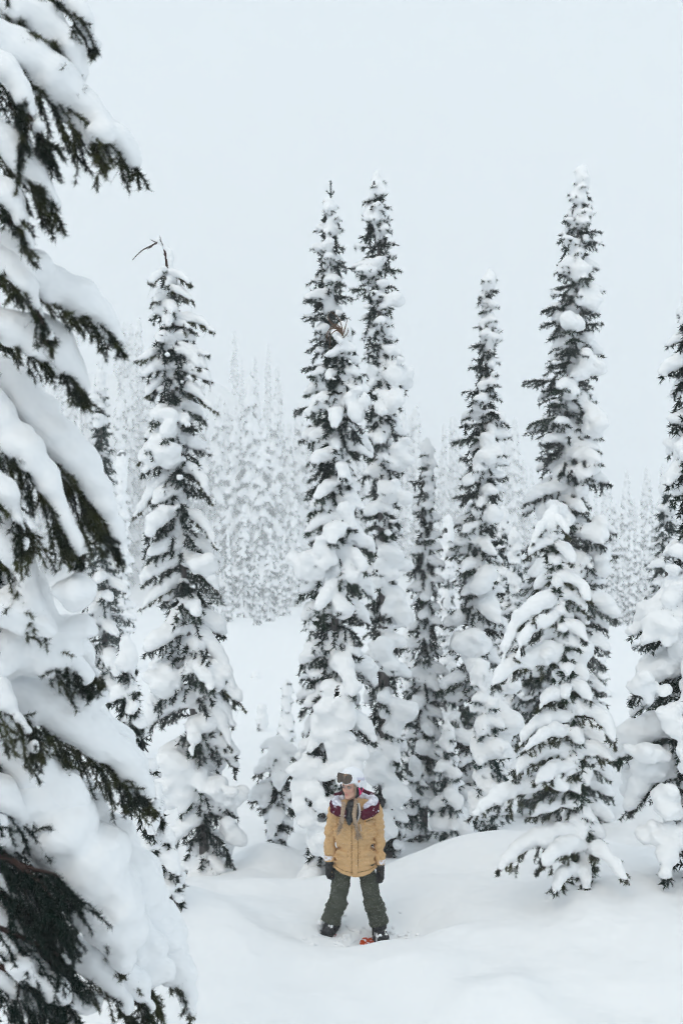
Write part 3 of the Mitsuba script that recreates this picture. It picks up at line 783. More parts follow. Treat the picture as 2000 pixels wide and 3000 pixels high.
NB([(-100, 1390), (20, 1470), (60, 1540), (75, 1630)], 4.7, 4.7, 0.07, tw=0.2, snow=(0, 0.45))
NB([(-120, 1560), (30, 1640), (70, 1720), (100, 1760)], 4.9, 4.9, 0.1, tw=0.2, snow=(0, 0.8), lumps=[(70, 1790, 120), (215, 1740, 95), (140, 1830, 60)])
NB([(-150, 1680), (60, 1750), (150, 1850), (215, 1930), (260, 2010)], 5.2, 5.2, 0.1, tw=0.24, snow=(0, 0.5), lumps=[(130, 1900, 130), (30, 1900, 150), (240, 1830, 60)], lichen=0.6)
NB([(40, 1850), (160, 1900), (230, 1940), (300, 1990)], 5.3, 5.4, 0.075, tw=0.18, snow=(0.2, 0.8), hang=0.7)
NB([(-200, 1950), (60, 2070), (190, 2160), (310, 2235), (395, 2305), (466, 2385)], 5.2, 5.8, 0.11, tw=0.24, snow=(0.05, 0.9), lumps=[(120, 2010, 110), (230, 2080, 90), (20, 1980, 130)], lichen=0.3)
NB([(20, 2030), (200, 2090), (320, 2175), (395, 2240), (440, 2300)], 5.7, 5.9, 0.085, tw=0.1, snow=(0.0, 0.86))
NB([(-150, 2000), (20, 2080), (70, 2130), (110, 2200)], 5.0, 5.0, 0.08, tw=0.24, snow=(0, 0.4), lichen=1.0)
NB([(-200, 2200), (0, 2260), (120, 2350), (220, 2430), (240, 2440)], 5.2, 5.4, 0.14, tw=0.2, snow=(0.0, 0.95), lumps=[(110, 2330, 110), (190, 2420, 70), (20, 2330, 120)], carry=0.3)
NB([(-150, 2360), (110, 2480), (230, 2610), (310, 2740), (365, 2850)], 5.3, 5.5, 0.18, tw=0.16, snow=(0.08, 0.96), carry=0.3, fat=1.15)
NB([(40, 2280), (210, 2440), (340, 2600), (430, 2720), (490, 2810), (525, 2880)], 5.8, 6.1, 0.16, tw=0.15, snow=(0.0, 0.9), carry=0.3, fat=1.1)
NB([(20, 2370), (180, 2520), (300, 2650), (380, 2780), (420, 2870)], 5.6, 5.9, 0.15, tw=0.15, snow=(0.0, 0.9), carry=0.3, fat=1.1)
NB([(230, 2620), (350, 2740), (420, 2850), (470, 2960)], 5.6, 5.8, 0.13, tw=0.2, snow=(0.1, 0.75), lumps=[(430, 2760, 75), (470, 2850, 60)])
NB([(380, 2700), (470, 2780), (530, 2880), (560, 2985)], 5.9, 6.0, 0.1, tw=0.13, snow=(0.0, 0.9), lumps=[(510, 2860, 45)])
NB([(180, 2800), (290, 2870), (360, 2930), (400, 3010)], 5.5, 5.6, 0.1, tw=0.24, snow=(0.0, 0.6), lumps=[(250, 2930, 60)])
NB([(300, 2860), (400, 2900), (440, 2960), (460, 3060)], 5.6, 5.7, 0.07, tw=0.2, snow=(0.0, 0.5))
for x0, y0, x1, y1, sr in ((-120, 2430, 150, 2700, 0), (-120, 2500, 120, 2760, 0.05), (-100, 2560, 170, 2830, 0.0), (-140, 2640, 130, 2900, 0.05), (-60, 2490, 185, 2640, 0.0), (-130, 2720, 170, 2990, 0.06),
                        (-100, 2820, 120, 3040, 0.05), (-160, 2380, 60, 2560, 0.06), (-40, 2700, 195, 2880, 0), (0, 2830, 210, 3010, 0.05), (-80, 2450, 90, 2640, 0), (-150, 2280, 70, 2470, 0.07), (40, 2520, 190, 2760, 0.0)):
    mx, my = x0 + 0.6 * (x1 - x0), y0 + 0.35 * (y1 - y0)
    NB([(x0, y0), (mx, my), (x1 - 15, y1 - 70), (x1, y1)], 4.9, 5.2, sr, tw=0.24, snow=(0.1, 0.7), mat='m_needle_dark', lichen=0.5, gap=0.028)
for x, y, x2, y2 in ((-150, 1500, 20, 1700), (-150, 1580, 40, 1780), (-160, 1700, 10, 1860), (-150, 2080, 60, 2300), (-150, 1300, 30, 1450), (-150, 900, 30, 1040), (-150, 1180, 20, 1300), (-150, 240, 20, 380), (-160, 480, -5, 700), (-150, 800, 10, 960)):
    NB([(x, y), (0.6 * x2 + 0.4 * x, y + 0.35 * (y2 - y)), (x2, y2)], 5.2, 5.2, 0.06, tw=0.26, snow=(0.1, 0.75), mat='m_needle_dark', lichen=0.4)


# boughs one can tell apart on the small open hemlock, and on top of the two hemlocks in the middle
def open_bough(root, Y, path, sr=0.05, tw=0.1, dY=-0.15, lumps=(), **k):
    NB(path, Y, Y + dY, sr, tw=tw, root=root, nl=0.034, nw=0.009, dens=0.55, hv=0.026, gap=0.045, lichen=k.pop('lichen', 0.05), lumps=lumps, **{'hang': 0.55, 'snow': (0.0, 0.86), 'carry': 0.8, 'fingers': 0.5, 'mat': 'm_needle_near', **k})


OB = lambda *a, **k: open_bough(front_hemlock, 9.8, *a, **k)
OB([(1614, 1530), (1585, 1550), (1560, 1592)], 0.03, 0.06)
OB([(1614, 1525), (1645, 1540), (1668, 1578)], 0.03, 0.06, dY=-0.25)
OB([(1618, 1600), (1575, 1605), (1535, 1642)], 0.04, 0.07)
OB([(1620, 1605), (1660, 1620), (1680, 1660)], 0.04, 0.07, dY=-0.2)
OB([(1628, 1690), (1590, 1705), (1560, 1745)], 0.045, 0.08, dY=0.15)
OB([(1630, 1690), (1690, 1715), (1733, 1768)], 0.045, 0.1, dY=-0.25)
OB([(1632, 1745), (1690, 1760), (1722, 1808)], 0.045, 0.08, dY=-0.1)
OB([(1636, 1765), (1570, 1790), (1500, 1850), (1468, 1948)], 0.06, 0.12, dY=-0.3)
OB([(1638, 1815), (1580, 1840), (1530, 1890), (1515, 1935)], 0.05, 0.11, dY=-0.45)
OB([(1640, 1830), (1690, 1850), (1718, 1882)], 0.045, 0.09, dY=-0.2)
OB([(1650, 1930), (1560, 1945), (1490, 1970), (1438, 2015)], 0.075, 0.12, dY=-0.4, lumps=[(1600, 1925, 30), (1530, 1940, 28)])
OB([(1655, 2020), (1700, 2030), (1735, 2060)], 0.05, 0.08, dY=-0.2)
OB([(1660, 2050), (1610, 2055), (1572, 2082)], 0.05, 0.09, dY=-0.3)
OB([(1675, 2095), (1740, 2105), (1780, 2140), (1803, 2195)], 0.06, 0.13, dY=-0.3)
OB([(1672, 2115), (1600, 2120), (1545, 2150), (1522, 2185)], 0.055, 0.11, dY=-0.35)
OB([(1680, 2155), (1600, 2160), (1532, 2205)], 0.05, 0.11, dY=-0.55)
OB([(1690, 2205), (1745, 2205), (1795, 2232)], 0.05, 0.12, dY=-0.2)
OB([(1685, 2215), (1600, 2215), (1540, 2240), (1503, 2285)], 0.06, 0.13, dY=-0.35)
OB([(1690, 2260), (1620, 2265), (1560, 2300)], 0.05, 0.11, dY=-0.5)
OB([(1690, 2310), (1580, 2312), (1460, 2345), (1366, 2405)], 0.065, 0.15, dY=-0.35, lumps=[(1560, 2300, 28), (1640, 2295, 30)])
OB([(1700, 2360), (1620, 2370), (1540, 2400)], 0.05, 0.12, dY=-0.1)
OB([(1705, 2470), (1610, 2465), (1520, 2500), (1452, 2555)], 0.07, 0.15, dY=-0.45, lumps=[(1600, 2460, 30)])
OB([(1705, 2490), (1640, 2500), (1575, 2560)], 0.06, 0.13, dY=-0.65)
OB([(1720, 2500), (1770, 2515), (1842, 2590)], 0.06, 0.12, dY=-0.5)
OB([(1705, 2560), (1650, 2570), (1615, 2620)], 0.05, 0.1, dY=-0.6)
LB = lambda *a, **k: open_bough(left_hemlock, 12.6, *a, **{'lichen': 0.4, **k})
for pth, sr_ in (([(488, 805), (455, 815), (438, 832)], 0.03), ([(490, 800), (525, 810), (560, 835)], 0.03), ([(490, 850), (530, 860), (568, 885)], 0.03), ([(485, 875), (460, 880), (452, 884)], 0.02),
                 ([(492, 945), (545, 940), (590, 950), (630, 975)], 0.05), ([(492, 950), (540, 958), (562, 968)], 0.03), ([(490, 1020), (450, 1040), (392, 1060)], 0.045), ([(495, 1015), (560, 1030), (614, 1040)], 0.04),
                 ([(498, 1030), (560, 1050), (588, 1085)], 0.05), ([(500, 1085), (560, 1090), (625, 1122)], 0.06), ([(492, 1105), (450, 1135), (425, 1165)], 0.05), ([(505, 1130), (560, 1150), (640, 1212)], 0.06),
                 ([(500, 1290), (440, 1320), (405, 1360)], 0.06), ([(505, 1400), (450, 1450), (390, 1520)], 0.07), ([(520, 1380), (580, 1400), (622, 1480)], 0.06), ([(520, 1500), (590, 1540), (636, 1610)], 0.06),
                 ([(530, 1700), (470, 1740), (405, 1790)], 0.06), ([(540, 1640), (600, 1680), (648, 1750)], 0.07), ([(560, 1850), (630, 1920), (688, 2025)], 0.08), ([(580, 1950), (650, 2000), (722, 2085)], 0.085), ([(590, 2050), (640, 2110), (682, 2200)], 0.07)):
    LB(pth, sr_, 0.10, dY=-0.25)
lead = smooth_path([at(x, y, 12.6) for x, y in ((490, 800), (487, 755), (478, 722), (462, 712), (440, 722), (415, 735), (388, 762))], 40)
part(left_hemlock, 'crooked_leader', tube(lead, np.linspace(0.02, 0.004, len(lead)), 6), 'm_twig', label='bare crooked leader bent over to the left')
for a_, b_ in (((470, 714), (469, 690)), ((466, 712), (440, 701)), ((478, 722), (472, 706)), ((486, 750), (478, 742)), ((450, 716), (432, 730))):
    part(left_hemlock, 'dead_twig', tube([at(*a_, 12.6), at((a_[0] + b_[0]) / 2 + 1, (a_[1] + b_[1]) / 2 + 2, 12.55), at(*b_, 12.55)], [0.008, 0.006, 0.003], 5), 'm_twig')
F = Field(lead.min(0) - 0.2, lead.max(0) + 0.2, 0.02, 0.008)
for s in np.linspace(0, 0.55, 14):
    F.blob(interp_line(lead, s) + [0.015 + 0.03 * (s < 0.25), 0.01, 0.025], rng.uniform(0.03, 0.05) * (1.2 - s), None)
F.warp(lumpy(0.012, 14, 3))
v, f, nn, _ = F.surface()
part(left_hemlock, 'snow_clump', (v, f), 'm_snow', normals=nn)
# brown dead twigs round the top of the centre hemlock
for k, pth in enumerate(([(1003, 985), (999, 950), (985, 925), (968, 912)], [(1003, 985), (1012, 955), (1018, 930)], [(1002, 975), (975, 955), (960, 975), (958, 1000)], [(1000, 972), (980, 962), (962, 968), (955, 990)],
                         [(1001, 968), (970, 945), (960, 930), (965, 915)], [(1003, 980), (985, 968), (968, 985), (965, 1020)], [(1005, 990), (1018, 975), (1020, 960)], [(1000, 965), (985, 950), (972, 958), (962, 985)])):
    line = smooth_path([at(x, y, 12.1) for x, y in pth], 16)
    part(centre_hemlock, 'dead_twig', tube(line, np.linspace(0.009, 0.003, len(line)), 5), 'm_twig_brown', label='bare brown twig at the treetop' if k == 0 else None)
part(spire_fir, 'spire', needle_mesh(rng, [np.array([at(968, 640, 15.0), at(969, 590, 15.0), at(968, 533, 15.0)]), np.array([at(968, 572, 15.0), at(957, 560, 15.0)]), np.array([at(968, 572, 15.0), at(978, 563, 15.0)])], 0.018, 0.04, 0.014, 5, 0.012), 'm_needle_teal')


# ------------------------------------------------------------------ the snowboarder
BOARD_A, BOARD_B = at(895, 2712, 10.22), at(1205, 2762, 9.88)


def P(px, py, dy=0.0):
    q = at(px, py, 10.0)
    return np.array([q[0], 10.0 + dy, q[2]])


def cut(F, fn):
    """Keeps only what lies where fn(x, y, z) > 0 (metres from the cut)."""
    ax = [((np.arange(F.n[k]) * F.h + F.lo[k])).reshape([-1 if j == k else 1 for j in range(3)]) for k in range(3)]
    F.F[:] = np.minimum(F.F, np.exp(np.clip(fn(*ax) / (0.5 * F.b), -12, 12)) * 1.0001)


def chain(F, pts, rad, lab=0):
    for a, b, ra, rb in zip(pts[:-1], pts[1:], rad[:-1], rad[1:]):
        F.cone(a, b, ra, rb, lab)


def patch_of(v, f, n, mask, off):
    """The faces whose corners are all in the mask, lifted off by off metres and closed by a rim."""
    ff = f[mask[f].all(1)]
    if not len(ff):
        return np.zeros((0, 3)), np.zeros((0, 3), int)
    u, inv = np.unique(ff, return_inverse=True)
    inv = inv.reshape(-1, 3)
    top, bot = v[u] + n[u] * off, v[u] - n[u] * 0.002
    e = np.vstack([inv[:, [0, 1]], inv[:, [1, 2]], inv[:, [2, 0]]])
    have = {tuple(x) for x in e.tolist()}
    rim = np.array([x for x in e.tolist() if (x[1], x[0]) not in have])
    m = len(u)
    sides = np.vstack([np.stack([rim[:, 0], rim[:, 0] + m, rim[:, 1]], 1), np.stack([rim[:, 1], rim[:, 0] + m, rim[:, 1] + m], 1)])
    return np.vstack([top, bot]), np.vstack([inv, sides])


who = thing('person', 'woman in a tan jacket, green trousers and white helmet standing on a snowboard, looking left', 'person')


def folds(seed, amp, stretch):
    """Soft cloth folds: ridged noise drawn out along one direction."""
    s = np.asarray(stretch, float)

    def fn(p):
        a = 1 - np.abs(2 * meshkit.noise(p * s, seed) - 1) * 2
        b = meshkit.noise(p * s * 2.1 + 7, seed + 1) - 0.5
        return amp * (0.9 * a + 0.7 * b)
    return fn


# jacket
F = Field(P(940, 2560, -0.3), P(1135, 2340, 0.3), 0.0068, 0.009)
F.blob(P(1040, 2398, 0.0), 0.178, 0.15, ry=0.115)
F.blob(P(1040, 2440, 0.0), 0.200, 0.19, ry=0.13)
F.blob(P(1040, 2510, 0.0), 0.198, 0.16, ry=0.14)
F.blob(P(1041, 2545, 0.0), 0.210, 0.13, ry=0.160)
F.blob(P(1041, 2575, 0.0), 0.222, 0.14, ry=0.168)
chain(F, [P(984, 2370, 0.01), P(1040, 2362, 0.02), P(1096, 2370, 0.01)], [0.058, 0.075, 0.058])
jw = folds(3, 0.014, (6, 8, 20))
jd = folds(9, 0.006, (20, 10, 14))
F.warp(lambda p: jw(p) * np.clip(1.6 * np.abs(p[:, 0] - P(1040, 0)[0]) / 0.2, 0.35, 1.5) + jd(p) * 0.8)
for a, b in (((1000, 2410), (1022, 2440)), ((1080, 2408), (1058, 2440)), ((990, 2440), (1016, 2462)), ((1092, 2442), (1064, 2466)), ((990, 2466), (1012, 2474)), ((1092, 2466), (1070, 2476))):
    dd = lambda x: -0.155 + 0.10 * ((x - 1040) / 55) ** 2
    F.cone(P(*a, dd(a[0]) - 0.004), P(*b, dd(b[0]) - 0.004), 0.012, 0.016, sign=-1)
hem = CAM_Z - (2546 - 1500) / FPX * 10
cx = P(1041, 0)[0]
cut(F, lambda x, y, z: np.where(np.abs(x - cx) < 0.225, z - hem + 0.022 - 1.3 * np.clip(np.abs(x - cx), 0, 0.21) ** 2, 1.0) + 0 * y)
jv, jf, jn, _ = F.surface()
jacket = part(who, 'jacket', (jv, jf), 'm_jacket', normals=jn)
for pts, rad, zc, sd_ in (([P(981, 2376, 0.01), P(968, 2446, 0.03), P(963.5, 2532, -0.025)], [0.07, 0.056, 0.045], 2519, 61), ([P(1101, 2376, 0.01), P(1109, 2450, 0.035), P(1114.5, 2540, -0.025)], [0.068, 0.056, 0.043], 2529, 67)):
    F = Field(np.min(pts, 0) - 0.1, np.max(pts, 0) + 0.1, 0.0062, 0.006)
    chain(F, pts, rad)
    wr = folds(sd_, 0.011, (7, 7, 16))
    for k in range(9):                          # creases across the sleeve
        t = 0.12 + 0.1 * k + 0.02 * math.sin(5 * k + sd_)
        c = interp_line(np.array(pts), t)
        rr = np.interp(t, [0, 0.5, 1], rad)
        sl = 0.03 * math.sin(2.1 * k + sd_)
        F.cone(c + [-rr * 0.95, -0.35 * rr, sl], c + [rr * 0.1, -1.02 * rr, 0.2 * sl], 0.006, 0.010, sign=-1)
        if k % 2:
            F.cone(c + [rr * 0.1, -1.02 * rr, 0.2 * sl], c + [rr * 0.9, -0.4 * rr, -sl], 0.010, 0.005, sign=-1)
    F.warp(lambda p: wr(p) * np.clip(0.5 + (pts[0][2] - p[:, 2]) / 0.2, 0.4, 1.25))
    cut(F, lambda x, y, z: z - P(0, zc)[2] + 0 * x + 0 * y)
    v, f, n, _ = F.surface()
    part(jacket, 'sleeve', (v, f), 'm_jacket', normals=n)
px_, py_ = 1000 + jv[:, 0] / 10 * FPX, 1500 + (CAM_Z - jv[:, 2]) / 10 * FPX
fr = (jn[:, 1] < -0.15) & (jv[:, 1] < 9.95)
part(jacket, 'placket', patch_of(jv, jf, jn, fr & (np.abs(px_ - 1038.5) < 8) & (py_ > 2404) & (py_ < 2545), 0.011), 'm_jacket', smooth=40)
for x0, x1, y0, sl in ((978, 1018, 2484, 0.18), (1050, 1096, 2484, -0.12)):
    part(jacket, 'pocket_flap', patch_of(jv, jf, jn, fr & (px_ > x0) & (px_ < x1) & (py_ > y0 - 4 + sl * (px_ - x0 if sl > 0 else px_ - x1)) & (py_ < y0 + 9 + sl * (px_ - x0 if sl > 0 else px_ - x1)), 0.013), 'm_jacket', smooth=40)
front = np.nonzero(jn[:, 1] < -0.1)[0]


def on_jacket(pts, off=0.001):
    out = []
    for x, y in pts:
        i = front[np.argmin((px_[front] - x) ** 2 + (py_[front] - y) ** 2)]
        out.append(P(x, y, jv[i, 1] - 10 - off))
    return np.array(out)


for pth in ([(1047, y) for y in range(2406, 2550, 8)], [(1029, y) for y in range(2410, 2548, 9)], [(x, 2541 - 9 * ((x - 1040) / 60) ** 2 - 2) for x in range(982, 1100, 8)],
            [(982, 2486), (998, 2491), (1018, 2496), (1019, 2484)], [(1052, 2484), (1052, 2496), (1074, 2492), (1096, 2487)], [(1030, 2400), (1010, 2396), (990, 2391)], [(1050, 2400), (1072, 2398), (1092, 2394)]):
    line = on_jacket(pth)
    part(jacket, 'seam', tube(line, 0.0032, 5), 'm_seam')
part(jacket, 'chest_zip', tube([P(1054, 2403, -0.135), P(1056, 2422, -0.14)], 0.004, 5), 'm_zip')
part(jacket, 'zip_cord', tube([P(1068, 2388, -0.13), P(1068.5, 2403, -0.138)], 0.003, 5), 'm_orange')
for c, d, r in ((P(963.5, 2514, -0.02), 1, 0.049), (P(1114.5, 2524, -0.02), 1, 0.047)):
    part(jacket, 'cuff', tube([c + [0, 0, 0.036], c, c - [0, 0, 0.016]], [r, r * 1.02, r * 0.97], 20), 'm_snowy_cuff', smooth=40)

# trousers
F = Field(P(930, 2715, -0.3), P(1150, 2515, 0.3), 0.0078, 0.009)
F.cone(P(1012, 2530, 0), P(1070, 2530, 0), 0.095, 0.095)
chain(F, [P(1008, 2535, 0.03), P(997, 2590, -0.02), P(988, 2640, -0.03), P(979, 2668, 0.0), P(966.5, 2712, 0.04)], [0.072, 0.084, 0.078, 0.079, 0.104])
chain(F, [P(1071, 2535, 0.03), P(1081, 2590, -0.03), P(1093, 2640, -0.05), P(1102, 2668, -0.03), P(1113, 2718, 0.0)], [0.072, 0.08, 0.08, 0.081, 0.1])
tw1, tw2 = folds(21, 0.012, (6, 6, 34)), folds(27, 0.007, (14, 14, 18))
knee = P(0, 2650)[2]
F.warp(lambda p: tw1(p) * (0.35 + 1.5 * np.exp(-((p[:, 2] - knee) / 0.07) ** 2)) + tw2(p))
cut(F, lambda x, y, z: np.where(x < P(1035, 0)[0], z - P(0, 2703)[2] + 0.28 * (x - P(966, 0)[0]), z - P(0, 2707)[2] - 0.22 * (x - P(1113, 0)[0])) + 0.15 * (y - 10))
tv, tf, tn, _ = F.surface()
trousers = part(who, 'trousers', (tv, tf), 'm_trousers', normals=tn)

# head: local frame, forward = -y, turned to the left of the picture
yaw = math.radians(-36)
HC = P(1028, 2301, -0.01)
Rz = np.array([[math.cos(yaw), -math.sin(yaw), 0], [math.sin(yaw), math.cos(yaw), 0], [0, 0, 1]])
tilt = math.radians(3)
Rx = np.array([[1, 0, 0], [0, math.cos(tilt), -math.sin(tilt)], [0, math.sin(tilt), math.cos(tilt)]])
RH = Rz @ Rx


def turn(v):
    return np.asarray(v, float) @ RH.T + HC


F = Field([-0.34, -0.2, -1.3], [0.34, 0.22, 0.16], 0.0042, 0.004)
F.blob(np.array([0, 0.012, 0.03]), 0.074, 0.088, ry=0.094)
F.blob(np.array([0, -0.03, -0.028]), 0.057, 0.083, ry=0.056)
for s in (-1, 1):
    F.cone([s * 0.046, -0.005, -0.07], [s * 0.012, -0.072, -0.1], 0.02, 0.016)
    F.blob(np.array([s * 0.034, -0.058, -0.026]), 0.026, 0.024)
    F.cone([s * 0.045, -0.066, 0.024], [s * 0.008, -0.08, 0.02], 0.012, 0.012)
F.blob(np.array([0, -0.079, -0.1]), 0.016, 0.014)
F.cone([0, -0.083, 0.008], [0, -0.105, -0.03], 0.007, 0.0095)
for s in (-1, 1):
    F.blob(np.array([s * 0.010, -0.092, -0.036]), 0.0075)
    F.blob(np.array([s * 0.029, -0.094, 0.002]), 0.012, 0.009, sign=-1)
F.blob(np.array([0, -0.085, -0.060]), 0.021, 0.007, ry=0.011)
F.blob(np.array([0, -0.083, -0.073]), 0.018, 0.008, ry=0.011)
F.blob(np.array([0, -0.098, -0.0665]), 0.016, 0.0028, ry=0.006, sign=-1)
chain(F, [np.array([0, 0.02, -0.07]), np.array([0.01, 0.035, -0.2])], [0.05, 0.056])
bv, bf, bn, _ = F.surface()
ly, lz, lx = bv[:, 1].copy(), bv[:, 2].copy(), bv[:, 0].copy()
col = np.tile([0.60, 0.36, 0.27], (len(bv), 1))


def tint(w, c):
    col[:] = col * (1 - w[:, None]) + np.array(c) * w[:, None]


g = lambda x, y, sx, sy: np.exp(-0.5 * (((lx - x) / sx) ** 2 + ((lz - y) / sy) ** 2)) * (ly < -0.03)
for s in (-1, 1):
    tint(0.5 * g(s * 0.035, -0.028, 0.016, 0.013), (0.60, 0.24, 0.19))
    tint(0.55 * g(s * 0.03, 0.005, 0.014, 0.008), (0.22, 0.11, 0.09))
    tint(np.clip(1.2 * g(s * 0.031, 0.0185, 0.0135, 0.0035), 0, 1), (0.05, 0.03, 0.025))
    tint(np.clip(1.3 * g(s * 0.029, 0.0045, 0.012, 0.0022), 0, 1), (0.03, 0.02, 0.02))
tint(np.clip(1.1 * g(0, -0.061, 0.016, 0.004), 0, 1), (0.50, 0.15, 0.14))
tint(np.clip(1.1 * g(0, -0.073, 0.014, 0.0045), 0, 1), (0.53, 0.18, 0.16))
tint(0.35 * g(0, -0.032, 0.008, 0.009), (0.60, 0.25, 0.2))
# the rest of the body, joined on below the neck, under the clothes
F2 = Field(P(940, 2760, -0.3), P(1140, 2330, 0.3), 0.011, 0.012)
chain(F2, [turn([0, 0.03, -0.15]), P(1040, 2385, 0.02), P(1040, 2440, 0.0), P(1040, 2520, 0.0)], [0.05, 0.08, 0.08, 0.075])
chain(F2, [P(1040, 2372, 0.01), P(985, 2376, 0.01), P(968, 2446, 0.03), P(964, 2512, -0.02)], [0.06, 0.042, 0.034, 0.024])
chain(F2, [P(1040, 2372, 0.01), P(1098, 2376, 0.01), P(1109, 2450, 0.035), P(1114, 2520, -0.02)], [0.06, 0.042, 0.034, 0.024])
chain(F2, [P(1040, 2520, 0), P(1006, 2540, 0), P(988, 2640, -0.01), P(972, 2702, 0.04)], [0.075, 0.055, 0.045, 0.035])
chain(F2, [P(1040, 2520, 0), P(1072, 2540, 0), P(1093, 2640, -0.03), P(1108, 2712, 0.0)], [0.075, 0.055, 0.045, 0.035])
v2, f2, n2, _ = F2.surface()
hv = np.vstack([turn(bv), v2])
body = part(who, 'body', (hv, np.vstack([bf, f2 + len(bv)])), 'm_skin', smooth=True, color=np.vstack([col, np.tile([0.60, 0.36, 0.27], (len(v2), 1))]))
import trimesh
ball = trimesh.creation.icosphere(3, 1.0)
for s in (-1, 1):
    b = np.array(ball.vertices)
    c = np.where((np.linalg.norm(b - np.array([-0.35, -0.93, -0.05]) / 0.995, axis=1) < 0.5)[:, None], [0.05, 0.035, 0.03], [0.30, 0.28, 0.27])
    part(body, 'eye', (turn(b * 0.0118 + [s * 0.029, -0.0755, 0.001]), np.array(ball.faces)), 'm_skin', smooth=True, color=c)

# helmet with raised goggles
F = Field([-0.15, -0.17, -0.06], [0.15, 0.19, 0.2], 0.005, 0.004)
F.blob(np.array([0, 0.012, 0.064]), 0.122, 0.118, ry=0.142)
F.blob(np.array([0, 0.03, 0.03]), 0.118, 0.09, ry=0.122)
cut(F, lambda x, y, z: z - (0.056 - 0.084 * sstep(-0.06, 0.02, y) + 0.02 * sstep(0.06, 0.13, y)) + 0 * x)
v, f, n, _ = F.surface()
helmet = part(who, 'helmet', (turn(v), f), 'm_helmet', normals=n @ RH.T)
for s in (0.0, 0.022):
    part(helmet, 'vent', tube([turn([0.098, 0.02 + s, 0.117]), turn([0.1, 0.024 + s, 0.107])], 0.0038, 6), 'm_black')


def shield(scale, push, nu=48, nv=20, grow=0.0):
    V = []
    for i in range(nu + 1):
        u = -1 + 2 * i / nu
        a = u * math.radians(66)
        for j in range(nv + 1):
            w = -1 + 2 * j / nv
            hh = (0.050 + grow) * (1 - 0.62 * abs(u) ** 3.2)
            z = 0.112 + w * hh
            if w < 0:
                z += 0.020 * math.exp(-(u / 0.17) ** 2) * (-w)
            bow = 0.012 * (1 - w * w) * (1 - 0.5 * u * u)
            r = 1.0 + push
            V.append([(0.112 + grow) * math.sin(a) * r * scale, -0.030 - 0.118 * math.cos(a) * r - bow - 0.25 * (z - 0.116) * -1.0, z])
    V = np.array(V)
    I, J = np.meshgrid(np.arange(nu), np.arange(nv), indexing='ij')
    k = nv + 1
    q = np.stack([I * k + J, (I + 1) * k + J, (I + 1) * k + J + 1, I * k + J + 1], -1).reshape(-1, 4)
    back = V + unit(np.array([0, 0.05, 0.116]) - V) * 0.018
    m = len(V)
    ring = np.concatenate([np.arange(nv + 1), np.arange(1, nu + 1) * k + nv, (nu * k + np.arange(nv - 1, -1, -1)), np.arange(nu - 1, 0, -1) * k])
    r2 = np.roll(ring, -1)
    faces = np.vstack([q, np.stack([ring, ring + m, r2 + m, r2], 1), (q + m)[:, ::-1]])
    return turn(np.vstack([V, back])), np.vstack([faces[:, [0, 1, 2]], faces[:, [0, 2, 3]]])


goggles = part(helmet, 'goggle_frame', shield(1.0, -0.05, grow=0.006), 'm_helmet', smooth=50)
part(goggles, 'lens', shield(0.985, 0.0, grow=-0.0005), 'm_lens', smooth=50)
ang = np.linspace(0, 2 * math.pi, 60)
ring = []
for k, a in enumerate(ang):
    if abs(math.atan2(math.sin(a + math.pi / 2), math.cos(a + math.pi / 2))) < math.radians(60):
        continue
    ring.append(a)
ring = np.array(sorted(((a + math.pi / 2) % (2 * math.pi)) for a in ring)) - math.pi / 2
sv = []
for a in ring:
    tt = sstep(-0.8, 0.6, math.sin(a))
    for dz, rr in ((-0.015, 1.025), (0.015, 1.025), (0.015, 0.99), (-0.015, 0.99)):
        z = 0.066 + 0.04 * (1 - tt) + dz
        k = math.sqrt(max(0.05, 1 - ((z - 0.064) / 0.118) ** 2))
        sv.append([0.124 * math.cos(a) * rr * k, 0.012 + 0.144 * math.sin(a) * rr * k, z])
m = len(ring)
I, J = np.meshgrid(np.arange(m - 1), np.arange(4), indexing='ij')
q = np.stack([I * 4 + J, I * 4 + (J + 1) % 4, (I + 1) * 4 + (J + 1) % 4, (I + 1) * 4 + J], -1).reshape(-1, 4)
part(goggles, 'strap', (turn(np.array(sv)), np.vstack([q[:, [0, 1, 2]], q[:, [0, 2, 3]]])), 'm_strap', smooth=40)
for a0, a1, z0, z1, mm, off in ((-0.36, -0.20, 0.062, 0.082, 'm_badge', 1.05), (-0.255, -0.218, 0.067, 0.077, 'm_helmet', 1.062)):
    vv, uu = [], np.linspace(a0, a1, 6)
    for a in uu:
        for z in (z0, z1):
            for rr in (off, off - 0.03):
                vv.append([0.124 * math.cos(a) * rr, 0.012 + 0.144 * math.sin(a) * rr, z])
    vv = np.array(vv)
    fs = []
    for i in range(5):
        for a_, b_ in ((0, 2), (2, 3), (3, 1), (1, 0)):
            fs += [[4 * i + a_, 4 * i + b_, 4 * i + 4 + b_], [4 * i + a_, 4 * i + 4 + b_, 4 * i + 4 + a_]]
    fs += [[0, 2, 3], [0, 3, 1], [20, 22, 23], [20, 23, 21]]
    part(goggles, 'strap_badge' if mm == 'm_badge' else 'badge_window', (turn(vv), np.array(fs)), mm)
